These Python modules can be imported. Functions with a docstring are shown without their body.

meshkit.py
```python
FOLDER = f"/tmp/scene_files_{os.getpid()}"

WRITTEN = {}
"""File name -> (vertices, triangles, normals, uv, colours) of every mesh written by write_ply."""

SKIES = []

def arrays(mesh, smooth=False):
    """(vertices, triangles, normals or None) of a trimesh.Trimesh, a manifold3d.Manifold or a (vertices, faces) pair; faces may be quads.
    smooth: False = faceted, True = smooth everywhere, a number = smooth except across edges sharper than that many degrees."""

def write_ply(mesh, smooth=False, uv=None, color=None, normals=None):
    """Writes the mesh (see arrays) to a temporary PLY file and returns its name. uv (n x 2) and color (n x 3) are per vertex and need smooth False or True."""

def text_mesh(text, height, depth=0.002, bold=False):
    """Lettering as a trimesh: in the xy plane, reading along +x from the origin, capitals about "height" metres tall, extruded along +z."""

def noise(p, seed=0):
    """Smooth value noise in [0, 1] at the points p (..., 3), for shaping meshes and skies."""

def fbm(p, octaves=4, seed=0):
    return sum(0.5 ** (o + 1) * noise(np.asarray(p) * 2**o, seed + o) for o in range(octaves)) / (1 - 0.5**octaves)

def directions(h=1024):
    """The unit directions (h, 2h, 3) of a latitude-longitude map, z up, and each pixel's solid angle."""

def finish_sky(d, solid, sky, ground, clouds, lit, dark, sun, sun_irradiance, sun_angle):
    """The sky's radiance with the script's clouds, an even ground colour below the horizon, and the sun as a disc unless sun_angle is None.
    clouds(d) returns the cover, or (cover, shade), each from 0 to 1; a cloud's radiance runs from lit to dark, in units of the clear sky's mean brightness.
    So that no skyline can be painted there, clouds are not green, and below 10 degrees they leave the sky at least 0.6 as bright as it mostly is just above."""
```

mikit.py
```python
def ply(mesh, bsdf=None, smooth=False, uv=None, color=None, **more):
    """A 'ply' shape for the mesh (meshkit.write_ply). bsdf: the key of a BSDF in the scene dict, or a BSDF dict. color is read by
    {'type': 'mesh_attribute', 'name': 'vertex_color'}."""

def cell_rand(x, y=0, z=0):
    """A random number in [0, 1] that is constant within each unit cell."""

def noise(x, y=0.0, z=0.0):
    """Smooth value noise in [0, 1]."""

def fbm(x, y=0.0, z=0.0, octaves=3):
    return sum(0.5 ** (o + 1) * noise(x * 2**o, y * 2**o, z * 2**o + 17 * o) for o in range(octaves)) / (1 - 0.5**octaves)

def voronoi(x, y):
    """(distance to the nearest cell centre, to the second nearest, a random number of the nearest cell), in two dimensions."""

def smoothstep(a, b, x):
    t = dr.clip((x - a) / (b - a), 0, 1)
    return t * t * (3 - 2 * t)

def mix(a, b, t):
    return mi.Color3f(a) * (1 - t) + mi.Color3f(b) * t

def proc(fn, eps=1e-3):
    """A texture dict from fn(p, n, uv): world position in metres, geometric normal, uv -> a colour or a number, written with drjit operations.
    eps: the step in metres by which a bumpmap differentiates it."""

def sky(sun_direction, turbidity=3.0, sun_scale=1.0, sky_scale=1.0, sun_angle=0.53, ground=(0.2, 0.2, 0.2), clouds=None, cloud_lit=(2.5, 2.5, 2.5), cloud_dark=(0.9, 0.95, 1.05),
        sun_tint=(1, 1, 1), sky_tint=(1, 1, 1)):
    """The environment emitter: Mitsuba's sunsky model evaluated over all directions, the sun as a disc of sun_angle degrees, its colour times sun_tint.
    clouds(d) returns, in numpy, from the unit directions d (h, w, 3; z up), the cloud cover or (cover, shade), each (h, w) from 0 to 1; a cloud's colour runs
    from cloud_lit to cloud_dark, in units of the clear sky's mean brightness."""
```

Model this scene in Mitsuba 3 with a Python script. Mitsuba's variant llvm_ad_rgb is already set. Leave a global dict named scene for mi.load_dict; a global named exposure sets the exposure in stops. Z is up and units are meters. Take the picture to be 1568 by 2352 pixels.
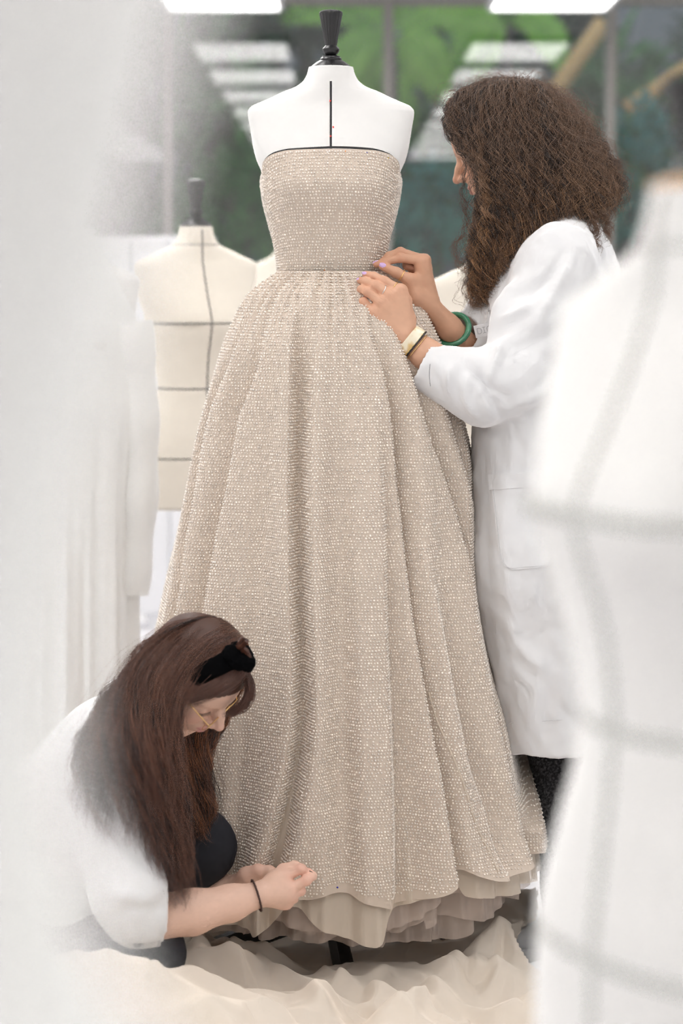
import math, os, tempfile
import numpy as np, trimesh, mitsuba as mi, drjit as dr
import mikit, meshkit
from scipy.interpolate import PchipInterpolator, CubicSpline
from mikit import proc, noise, fbm, smoothstep, mix

scene, labels = {"type": "scene"}, {}
T = mi.ScalarTransform4f

# ------------------------------------------------------------------ camera, sky, lamps, exposure
CAM_H, PITCH, FPX = 1.38, math.radians(6.25), 4941.0        # 1568 x 2352 picture
CP, SP = math.cos(PITCH), math.sin(PITCH)
scene["camera"] = {"type": "thinlens", "fov": 2 * math.degrees(math.atan(784 / FPX)), "fov_axis": "x",
                   "to_world": T().look_at(origin=[0, 0, CAM_H], target=[0, CP, CAM_H - SP], up=[0, 0, 1]),
                   "aperture_radius": 0.0150, "focus_distance": 4.08, "near_clip": 0.02, "far_clip": 200.0}
exposure = -0.14
LAMP = 4.9                                                   # radiance of the ceiling panels
scene["sky"] = mikit.sky((-0.35, -0.45, 0.62), turbidity=4.0, sun_scale=0.0, sky_scale=9.0, sky_tint=(1.06, 1.0, 0.94),
                         ground=(0.25, 0.25, 0.22))


def P(px, py, Y):
    """the point at world depth Y that the pixel (px, py) of the photograph looks at"""
    px, py, Y = np.broadcast_arrays(np.asarray(px, float), np.asarray(py, float), np.asarray(Y, float))
    u, v = (px - 784) / FPX, (1176 - py) / FPX
    dy, dz = CP + SP * v, -SP + CP * v
    t = Y / dy
    return np.stack([u * t, Y, CAM_H + dz * t], -1)


def PZ(px, py, z):
    """the point at height z that the pixel looks at"""
    u, v = (px - 784) / FPX, (1176 - py) / FPX
    dy, dz = CP + SP * v, -SP + CP * v
    t = (z - CAM_H) / dz
    return np.array([u * t, dy * t, z])


def pl(pts):
    """list of (px, py, Y) -> points"""
    a = np.asarray(pts, float)
    return P(a[:, 0], a[:, 1], a[:, 2])


# ------------------------------------------------------------------ materials
def rgb(*c):
    return {"type": "rgb", "value": [float(x) for x in c]}


def srgb(r, g, b):
    return tuple(((x / 255 / 12.92) if x / 255 < .04045 else ((x / 255 + .055) / 1.055) ** 2.4) for x in (r, g, b))


def prin(color, rough=.6, two=True, **k):
    d = {"type": "principled", "base_color": color if isinstance(color, dict) else rgb(*color), "roughness": rough, **k}
    return {"type": "twosided", "bsdf": d} if two else d


def tint_noise(a, b, f, st=(1, 1, 1)):
    return proc(lambda p, n, uv: mix(a, b, fbm(p.x * f * st[0], p.y * f * st[1], p.z * f * st[2], 3)))


M = {
    "wall_white": prin((.84, .84, .83), .9),
    "ceiling_white": prin((.86, .86, .85), .9),
    "floor_resin": prin(tint_noise((.66, .65, .68), (.72, .71, .73), 3.0), .45),
    "lamp_frame": prin((.8, .8, .8), .5),
    "mullion": prin((.30, .285, .26), .5),
    "calico": prin(tint_noise((.80, .765, .725), (.83, .795, .755), 30), .85, sheen=.3),
    "calico_cream": prin(tint_noise((.78, .72, .63), (.82, .76, .67), 30), .85, sheen=.3),
    "calico_white": prin(tint_noise((.735, .725, .71), (.77, .76, .745), 30), .85, sheen=.3),
    "calico_bright": prin(tint_noise((.85, .85, .83), (.88, .88, .86), 30), .85, sheen=.3),
    "tape_black": prin((.012, .012, .013), .55),
    "tape_pale": prin((.52, .52, .50), .8),  # overexposure on the near tapes, put into their colour
    "tape_grey": prin((.17, .165, .16), .7),
    "black_lacquer": prin((.008, .008, .009), .22, clearcoat=.6, clearcoat_gloss=.9),
    "black_iron": prin((.012, .012, .012), .5),
    "wood_pole": prin(tint_noise((.33, .15, .06), (.45, .23, .10), 12, (1, 1, .15)), .5),
    "wood_light": prin((.62, .42, .25), .5),
    "cupboard": prin((.80, .80, .82), .5),
    "knob_steel": {"type": "roughconductor", "alpha": .25},
    "gown_cloth": prin(tint_noise((.52, .435, .36), (.57, .48, .40), 14), .55, sheen=.5),
    "bead": prin({"type": "mesh_attribute", "name": "vertex_color"}, .11, specular=1.0, clearcoat=1.0, clearcoat_gloss=.98, metallic=.22),
    "organza": {"type": "mask", "opacity": .74, "bsdf": prin((.67, .58, .48), .45, sheen=.4)},
    "tulle": {"type": "mask", "opacity": .60, "bsdf": prin((.52, .43, .375), .7)},
    "toile": prin(tint_noise((.64, .565, .485), (.69, .615, .53), 9), .85, sheen=.3),
    "organza_white": {"type": "mask", "opacity": .80, "bsdf": prin((.85, .85, .84), .6)},
    "pin_steel": {"type": "roughconductor", "alpha": .2},
}
for k, c in dict(red=(.7, .03, .02), orange=(.8, .25, .03), blue=(.03, .03, .35), yellow=(.75, .55, .05), green=(.2, .6, .1), white=(.85, .85, .85), black=(.01, .01, .015)).items():
    M["pin_" + k] = prin(c, .3, clearcoat=.5)
for k, d in M.items():
    scene["mat_" + k] = d


def put(key, mesh, mat, smooth=False, label=None, kind=None, category=None, group=None, **k):
    while key in scene:
        base, num = (key[:-4], int(key[-3:])) if key[-4:-3] == "_" and key[-3:].isdigit() else (key, 0)
        key = f"{base}_{num + 1:03d}"
    scene[key] = mikit.ply(mesh, "mat_" + mat if isinstance(mat, str) else mat, smooth=smooth, **k)
    tag(key, label, category, group, kind)
    return key


def tag(key, label=None, category=None, group=None, kind=None):
    d = {n: v for n, v in dict(label=label, category=category, group=group, kind=kind).items() if v}
    if d:
        labels[key] = d


def box(lo, hi, r=0.0):
    lo, hi = np.minimum(lo, hi), np.maximum(lo, hi)
    if r <= 0:
        m = trimesh.creation.box(extents=hi - lo)
        m.apply_translation((lo + hi) / 2)
        return m
    pts = np.array([[x, y, z] for x in (lo[0] + r, hi[0] - r) for y in (lo[1] + r, hi[1] - r) for z in (lo[2] + r, hi[2] - r)])
    off = np.array([[sx, sy, sz] for sx in (-1, 0, 1) for sy in (-1, 0, 1) for sz in (-1, 0, 1) if abs(sx) + abs(sy) + abs(sz)], float)
    off /= np.linalg.norm(off, axis=1, keepdims=True)
    return trimesh.convex.convex_hull((pts[:, None] + r * off[None]).reshape(-1, 3))


def tube(pts, rad, sides=8, cap=True, closed=False):
    p = np.asarray(pts, float)
    n = len(p)
    rad = np.broadcast_to(rad, (n,)) if np.ndim(rad) < 2 else rad
    t = np.roll(p, -1, 0) - np.roll(p, 1, 0) if closed else np.gradient(p, axis=0)
    t /= np.linalg.norm(t, axis=1, keepdims=True) + 1e-12
    a = np.zeros_like(p)
    ref = np.array([0, 0, 1.]) if abs(t[0, 2]) < .9 else np.array([1., 0, 0])
    for i in range(n):
        ref = ref - t[i] * ref.dot(t[i])
        ref /= np.linalg.norm(ref) + 1e-12
        a[i] = ref
    b = np.cross(t, a)
    ang = np.arange(sides) * 2 * np.pi / sides
    v = p[:, None] + rad[:, None, None] * (np.cos(ang)[None, :, None] * a[:, None] + np.sin(ang)[None, :, None] * b[:, None])
    rows = n if closed else n - 1
    i, j = np.meshgrid(np.arange(rows), np.arange(sides), indexing="ij")
    i2, j2 = (i + 1) % n, (j + 1) % sides
    f = np.stack([i * sides + j, i * sides + j2, i2 * sides + j2, i2 * sides + j], -1).reshape(-1, 4)
    v = v.reshape(-1, 3)
    f = np.vstack([f[:, [0, 1, 2]], f[:, [0, 2, 3]]])
    if cap and not closed:
        v = np.vstack([v, p[0], p[-1]])
        k = np.arange(sides)
        f = np.vstack([f, np.stack([k * 0 + n * sides, (k + 1) % sides, k], 1),
                       np.stack([k * 0 + n * sides + 1, (n - 1) * sides + k, (n - 1) * sides + (k + 1) % sides], 1)])
    return trimesh.Trimesh(v, f, process=False)


def grid_faces(n, m, wrap=False):
    i, j = np.meshgrid(np.arange(n - 1), np.arange(m if wrap else m - 1), indexing="ij")
    j2 = (j + 1) % m
    q = np.stack([i * m + j, i * m + j2, (i + 1) * m + j2, (i + 1) * m + j], -1).reshape(-1, 4)
    return np.vstack([q[:, [0, 1, 2]], q[:, [0, 2, 3]]])


def lathe(profile, n=48, flutes=0, amp=0):
    pr = np.asarray(profile, float)
    a = np.arange(n) * 2 * np.pi / n
    r = pr[:, :1] * (1 + (amp * np.cos(flutes * a)[None] * (pr[:, 2:3] if pr.shape[1] > 2 else 1) if flutes else 0))
    v = np.stack([r * np.cos(a), r * np.sin(a), np.broadcast_to(pr[:, 1:2], (len(pr), n))], -1)
    v = np.vstack([v.reshape(-1, 3), [0, 0, pr[0, 1]], [0, 0, pr[-1, 1]]])
    f = grid_faces(len(pr), n, True)
    k = np.arange(n)
    f = np.vstack([f, np.stack([k * 0 + len(v) - 2, (k + 1) % n, k], 1), np.stack([k * 0 + len(v) - 1, (len(pr) - 1) * n + k, (len(pr) - 1) * n + (k + 1) % n], 1)])
    return trimesh.Trimesh(v, f, process=False)


def smooth_line(pts, n):
    p = np.asarray(pts, float)
    s = np.r_[0, np.cumsum(np.linalg.norm(np.diff(p, axis=0), axis=1) + 1e-9)]
    return CubicSpline(s, p)(np.linspace(0, s[-1], n)) if len(p) > 2 else p[0] + (p[1] - p[0]) * np.linspace(0, 1, n)[:, None]


def sstep(a, b, x):
    t = np.clip((x - a) / (b - a), 0, 1)
    return t * t * (3 - 2 * t)


def cat(*m):
    return trimesh.util.concatenate([trimesh.Trimesh(*x, process=False) if isinstance(x, tuple) else x for x in m])


# ------------------------------------------------------------------ the room
X0, X1, Y0, Y1, HC, LZ = -3.6, 3.6, -3.0, 12.0, 3.20, 2.75
put("floor", box((X0, Y0, -.1), (X1, Y1, 0)), "floor_resin", kind="structure", label="pale grey resin floor of the atelier")
put("ceiling", box((X0, Y0, HC), (X1, Y1, HC + .1)), "ceiling_white", kind="structure")
put("wall_left", box((X0 - .1, Y0, 0), (X0, Y1, HC)), "wall_white", kind="structure")
put("wall_right", box((X1, Y0, 0), (X1 + .1, Y1, HC)), "wall_white", kind="structure")
put("wall_front", box((X0, Y0 - .1, 0), (X1, Y0, HC)), "wall_white", kind="structure")
put("wall_back", box((X0, Y1, 0), (X1, Y1 + .12, .55)), "wall_white", kind="structure")
# ceiling panels, 60 x 120 cm, in rows that run towards the window
lid = trimesh.Trimesh([[-.29, -.59, 0], [.29, -.59, 0], [.29, .59, 0], [-.29, .59, 0]], [[0, 2, 1], [0, 3, 2]], process=False)
rim = cat(box((-.31, -.61, -.012), (-.29, .61, .0)), box((.29, -.61, -.012), (.31, .61, 0)), box((-.29, -.61, -.012), (.29, -.59, 0)), box((-.29, .59, -.012), (.29, .61, 0)))
rim = cat(rim, box((-.31, -.61, .001), (.31, .61, .028)))
lid_ply, rim_ply, cable_ply = mikit.ply(lid, "mat_lamp_frame"), mikit.ply(rim, "mat_lamp_frame"), mikit.ply(tube([[0, 0, .02], [0, 0, HC - LZ]], .0015, 6), "mat_lamp_frame")
n = 0
for iy in range(8):
    for ix in range(3):
        x, y = -2.28 + 1.67 * ix, 10.70 - 1.62 * iy
        key = "ceiling_light" + (f"_{n:03d}" if n else "")
        n += 1
        to = T().translate([x, y, LZ])
        scene[key + "__diffuser"] = {**lid_ply, "to_world": to, "emitter": {"type": "area", "radiance": rgb(LAMP, LAMP * .985, LAMP * .96)}}
        scene[key + "__frame"] = {**rim_ply, "to_world": to}
        for k in range(4):
            scene[key + "__cable" + (f"_{k:03d}" if k else "")] = {**cable_ply, "to_world": T().translate([x + (.27, -.27)[k % 2], y + (.55, -.55)[k // 2], LZ])}
        if iy == 0 and ix in (1, 2):
            tag(key, "square-cornered glowing ceiling light panel at the top edge, " + ("left of the black finial" if ix == 1 else "above the curly haired woman"), "ceiling light", "ceiling light panels")
        else:
            tag(key, "flat white ceiling light panel in the rows over the atelier", "ceiling light", "ceiling light panels out of frame")

# window wall: mullions, lintel, double glazing
scene["mat_pane"] = {"type": "thindielectric", "int_ior": 1.5}
XM = [float(P(x, 300, Y1)[0]) for x in (-630, -120, 380, 891, 1402, 1913, 2424)]
zt = float(P(784, 9, Y1)[2])
put("window_1__frame", cat(box((X0, Y1, zt), (X1, Y1 + .12, HC)), box((X0, Y1, .55), (X1, Y1 + .12, .61))), "mullion", label="grey window lintel and sill")
for x in XM:
    put("window_1__mullion", box((x - .026, Y1 - .01, .6), (x + .026, Y1 + .10, zt), .004), "mullion")
edges = [X0] + XM + [X1]
for a, b in zip(edges[:-1], edges[1:]):
    if b - a > .1:
        q = lambda y: trimesh.Trimesh([[a + .02, y, .6], [b - .02, y, .6], [b - .02, y, zt], [a + .02, y, zt]], [[0, 1, 2], [0, 2, 3]], process=False)
        put("window_1__pane", cat(q(Y1 + .04), q(Y1 + .065)), "pane")
tag("window_1", "wide window wall with grey mullions looking on a garden", kind="structure")
# ------------------------------------------------------------------ dress forms
# rows: height over the waist, half width, half depth front, half depth back, exponent
FORM = np.array([
    (.408, .0425, .043, .043, 2.0), (.390, .045, .046, .046, 2.0), (.373, .052, .048, .052, 2.0), (.359, .068, .048, .056, 2.0), (.349, .093, .048, .060, 2.05), (.339, .114, .049, .062, 2.1),
    (.329, .137, .050, .064, 2.15), (.320, .157, .052, .066, 2.2), (.309, .164, .056, .070, 2.3), (.275, .159, .070, .078, 2.4), (.240, .1535, .086, .084, 2.45), (.215, .147, .098, .088, 2.4),
    (.187, .136, .112, .090, 2.35), (.165, .1345, .118, .090, 2.3), (.137, .131, .112, .088, 2.25), (.095, .121, .096, .082, 2.2), (.053, .110, .086, .076, 2.15), (.020, .1045, .082, .072, 2.1),
    (0, .103, .081, .071, 2.1), (-.03, .107, .083, .076, 2.1), (-.09, .128, .090, .096, 2.15), (-.175, .153, .098, .112, 2.2), (-.25, .155, .098, .108, 2.2), (-.305, .150, .095, .102, 2.2)])
FI = [PchipInterpolator(FORM[::-1, 0], FORM[::-1, i]) for i in range(1, 5)]


def form_xyz(th, z, grow=0.0):
    """point of the torso: th = 0 front (-y), +90 deg = +x"""
    a, bf, bb, e = (f(z) for f in FI)
    c, s = np.cos(th), np.sin(th)
    b = np.where(c > 0, bf, bb)
    k = (np.abs(s) ** e + np.abs(c) ** e) ** (-1 / e)
    bust = .012 * np.exp(-((z - .150) / .045) ** 2) * (np.exp(-((th - .62) / .33) ** 2) + np.exp(-((th + .62) / .33) ** 2))
    return np.stack([(a + grow) * k * s, -((b + grow) * k + bust * np.maximum(c, 0)) * c, z + 0 * th], -1)


def form_mesh(grow=0.0, z0=-.305, z1=.408, nz=110, nt=120):
    z = np.concatenate([np.linspace(z1, .3, 40, endpoint=False), np.linspace(.3, z0, nz - 40)]) if z1 > .3 else np.linspace(z1, z0, nz)
    th = np.arange(nt) * 2 * np.pi / nt
    v = form_xyz(th[None], z[:, None], grow).reshape(-1, 3)
    f = grid_faces(len(z), nt, True)[:, ::-1]
    k = np.arange(nt)
    v = np.vstack([v, [0, 0, z1], [0, 0, z0]])
    f = np.vstack([f, np.stack([k * 0 + len(v) - 2, k, (k + 1) % nt], 1), np.stack([k * 0 + len(v) - 1, (len(z) - 1) * nt + (k + 1) % nt, (len(z) - 1) * nt + k], 1)])
    return trimesh.Trimesh(v, f, process=False)


def strip(line, nrm, w, th=.0012):
    """flat tape along a line, w wide, standing th proud"""
    p, nr = np.asarray(line), np.asarray(nrm)
    t = np.gradient(p, axis=0)
    t /= np.linalg.norm(t, axis=1, keepdims=True) + 1e-12
    s = np.cross(t, nr)
    s /= np.linalg.norm(s, axis=1, keepdims=True) + 1e-12
    v = np.stack([p - s * w / 2, p - s * w / 2 + nr * th, p + s * w / 2 + nr * th, p + s * w / 2], 1)
    return trimesh.Trimesh(v.reshape(-1, 3), grid_faces(len(p), 4)[:, ::-1], process=False)


def form_line(th, z, w, th_proud=.0012):
    e = 1e-3
    p = form_xyz(th, z)
    n = np.cross(form_xyz(th + e, z) - p, form_xyz(th, z + e) - p)
    n /= np.linalg.norm(n, axis=1, keepdims=True)
    return strip(p - n * .0006, n, w, th_proud)


def tape_h(z, w, a0=-math.pi, a1=math.pi):
    th = np.linspace(a0, a1, 90)
    return form_line(th, z + 0 * th, w)


def tape_v(th, z0, z1, w, bend=0):
    z = np.linspace(z0, z1, 70)
    return form_line(th + bend * np.sin(np.linspace(0, np.pi, 70)), z, w)


def finial(s=1.0):
    neck = lathe([(.0405, .000), (.0415, .003), (.0405, .006), (.030, .014), (.022, .0185), (.0225, .021), (.019, .024), (.0185, .0262), (.012, .028)], 64)
    ball = lathe([(.010, .028), (.0135, .030), (.0175, .036), (.0178, .041), (.0145, .045), (.0120, .0475)], 48)
    grip = lathe([(.0118, .047, 0), (.0125, .050, .6), (.0150, .066, 1), (.0200, .094, 1), (.0236, .111, .6), (.0243, .114, 0), (.0236, .117, 0), (.0180, .1195, 0), (.008, .121, 0)], 96, 18, .035)
    return [x.apply_scale(s) for x in (neck, ball, grip)]


def place(m, x, y, z, rot):
    m = m.copy()
    m.apply_transform(trimesh.transformations.translation_matrix((x, y, z)) @ trimesh.transformations.rotation_matrix(rot, (0, 0, 1)))
    return m


def dress_form(key, x, y, zw, rot, cloth, tape, label, group=None, cap="black_lacquer", tapes=True, tw=.0045, pole="wood_pole", centre=(0, .0), rings=False):
    put(key + "__torso", place(form_mesh(), x, y, zw, rot), cloth, True, label="calico covered torso")
    if tapes:
        for zz in (.165, .0, -.175):
            put(key + "__tape", place(tape_h(zz, tw), x, y, zw, rot), tape, True)
        put(key + "__tape", place(tape_h(.362, tw * .6), x, y, zw, rot), tape, True)
        for t0 in (0, math.pi):
            put(key + "__tape", place(tape_v(t0 + (centre[0] if t0 else 0), .40, -.30, tw, centre[1]), x, y, zw, rot), tape, True)
        for sg in (1, -1) if rings else ():       # ring of the arm plate
            a = np.linspace(0, 2 * np.pi, 60)
            put(key + "__tape", place(form_line(sg * math.pi / 2 + .52 * np.cos(a), .245 + .058 * np.sin(a), tw), x, y, zw, rot), tape, True)
    if cap:
        parts = finial()
        put(key + "__neck_cap", place(parts[0], x, y, zw + .406, rot), cap, 35, label="turned neck cap with fluted finial")
        put(key + "__neck_cap__collar", place(parts[1], x, y, zw + .406, rot), cap, 35)
        put(key + "__neck_cap__finial", place(parts[2], x, y, zw + .406, rot), cap, 35)
    if pole:
        put(key + "__pole", place(tube([[0, 0, .05], [0, 0, zw - .36]], .019, 20), x, y, 0, rot), pole, 30)
        put(key + "__pole_collar", place(lathe([(.021, zw - .37), (.026, zw - .365), (.026, zw - .315), (.021, zw - .304)], 32), x, y, 0, rot), "black_iron", 30)
        stand_base(key, x, y, rot)
    tag(key, label, "dress form", group)


def stand_base(key, x, y, rot, legs=(0.3, 2.4, 4.5), L=.27):
    put(key + "__hub", place(lathe([(.020, .150), (.030, .140), (.033, .05), (.026, .03)], 32), x, y, 0, 0), "black_iron", 30)
    for a in legs:
        u = np.linspace(0, 1, 14)
        r = .02 + L * u
        top = .125 - .100 * u ** .9
        bot = np.maximum(.075 - .085 * u ** .75, 0) + .0
        w = .017 + .006 * u
        rows = np.stack([np.stack([r, -w, bot], 1), np.stack([r, -w * .6, top], 1), np.stack([r, w * .6, top], 1), np.stack([r, w, bot], 1)], 1)
        v = rows.reshape(-1, 3)
        f = np.vstack([grid_faces(14, 4, True), [[0, 1, 2], [0, 2, 3], [52, 54, 53], [52, 55, 54]]])
        m = trimesh.Trimesh(v, f, process=False)
        put(key + "__leg", place(m, x, y, 0, a), "black_iron", 30)


def wz(px, py, Y):
    return float(P(px, py, Y)[2])


def wx(px, py, Y):
    return float(P(px, py, Y)[0])


BTOP = PchipInterpolator([0, .5, .75, 1.0, 1.2, 1.4, 1.6, 2.2, math.pi], [.2285, .2265, .220, .206, .190, .177, .172, .170, .170])

# the form that wears the gown: raised on its stand
AX, AY, AW = wx(760, 620, 4.3), 4.30, wz(760, 620, 4.3)
F0 = "dress_form"
put(F0 + "__torso", place(form_mesh(0, -.305, .396), AX, AY, AW, 0), "calico_white", True, label="white calico torso with bare shoulders")
pp = finial(.94)
pp[0].apply_transform(trimesh.transformations.rotation_matrix(.07, (1, 0, 0)))
put(F0 + "__neck_cap", place(pp[0], AX, AY, AW + .393, 0), "black_lacquer", 35, label="black turned wooden neck cap")
put(F0 + "__neck_cap__collar", place(pp[1], AX, AY, AW + .393, 0), "black_lacquer", 35)
put(F0 + "__neck_cap__finial", place(pp[2], AX, AY, AW + .393, 0), "black_lacquer", 35, label="fluted black finial")
put(F0 + "__pole", place(tube([[0, 0, .04], [0, 0, AW - .3]], .019, 20), AX, AY, 0, 0), "black_iron", 30)
stand_base(F0, AX, AY, 0, legs=(-1.42, 3.25, .12), L=.245)
put(F0 + "__centre_tape", place(tape_v(.0, .365, .222, .0042), AX, AY, AW, 0), "tape_black", True, label="black tape down the front centre")
ut = np.linspace(-1.38, 1.40, 120)
zt_ = BTOP(np.abs(ut)) + .0068 - .0028 * np.abs(ut) + .0006 * np.sin(ut * 5)
put(F0 + "__neckline_tape", place(form_line(ut, zt_, .0042, .0014), AX, AY, AW, 0), "tape_black", True, label="black tape curving along the neckline")
tag(F0, "white calico dress form with black finial that wears the beaded gown", "dress form")

# further forms
dress_form("dress_form_001", wx(452, 890, 5.5), 5.5, wz(452, 890, 5.5), .42, "calico_cream", "tape_grey", "bare cream dress form with dark grid tapes standing behind the gown at left", centre=(0, -.02), pole="wood_pole")
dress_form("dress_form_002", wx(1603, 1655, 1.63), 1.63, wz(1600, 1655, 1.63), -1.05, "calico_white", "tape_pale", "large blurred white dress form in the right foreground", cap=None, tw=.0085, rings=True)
zc = wz(1600, 1655, 1.63) + .406
X2 = wx(1603, 1655, 1.63)
put("dress_form_002__neck_plate", place(lathe([(.044, 0), (.043, .004), (.030, .008), (.004, .009)], 48), X2, 1.63, zc, 0), "wood_light", 30, label="pale wooden neck plate")
put("dress_form_002__finial", place(lathe([(.028, .004), (.030, .012), (.024, .016), (.0215, .020), (.0260, .040), (.0350, .076), (.0345, .081), (.012, .084)], 64), X2, 1.63, zc, 0), "black_lacquer", 35, label="black finial")
dress_form("dress_form_003", wx(-1085, 1650, .41), .41, wz(0, 1650, .41), .0, "calico_bright", "tape_grey", "white dress form close to the lens, a pale blur along the left edge", cap=None, tapes=False, pole="wood_pole")
dress_form("dress_form_004", wx(500, 900, 7.4), 7.4, wz(500, 850, 7.4), .5, "calico_cream", "tape_grey", "cream dress form shoulder far behind, showing between the taped form and the gown", cap=None, tapes=False)
dress_form("dress_form_005", wx(668, 900, 6.6), 6.6, wz(600, 862, 6.6), -.3, "calico_cream", "tape_grey", "cream dress form mostly hidden behind the gown bodice", cap=None, tapes=False)
dress_form("dress_form_006", wx(1120, 900, 5.3), 5.3, wz(1060, 950, 5.3), .15, "calico_cream", "tape_grey", "cream dress form behind the curly haired woman's hands", cap=None, tapes=True, tw=.003)
# ------------------------------------------------------------------ the beaded gown
# half widths of the skirt in the photograph (at the form's depth)
SW = np.array([(612, 121), (622, 124), (634, 136), (650, 160), (673, 188), (700, 208), (731, 225), (790, 252), (862, 275), (983, 306), (1105, 335), (1211, 359), (1313, 384), (1420, 408), (1530, 430),
               (1650, 452), (1760, 470), (1880, 486), (2000, 498), (2100, 505), (2300, 510)], float)
_p = P(764 + SW[:, 1], SW[:, 0], AY)
_c = P(764 + 0 * SW[:, 1], SW[:, 0], AY)
RZ = PchipInterpolator(_p[::-1, 2], (_p[:, 0] - _c[:, 0])[::-1])
CX = PchipInterpolator([.0, AW], [wx(772, 2000, AY), wx(764, 620, AY)])
FD, BD = .93, .95                                            # front and back depth over half width


def px_theta(px, py):
    th = 0.0
    for _ in range(12):
        z = P(px, py, AY)[2]
        for _ in range(3):
            q = P(px, py, AY - FD * RZ(z) * math.cos(th))
            z = q[2]
        th = math.asin(np.clip((q[0] - CX(z)) / RZ(z), -.999, .999))
    return th, z


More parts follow.
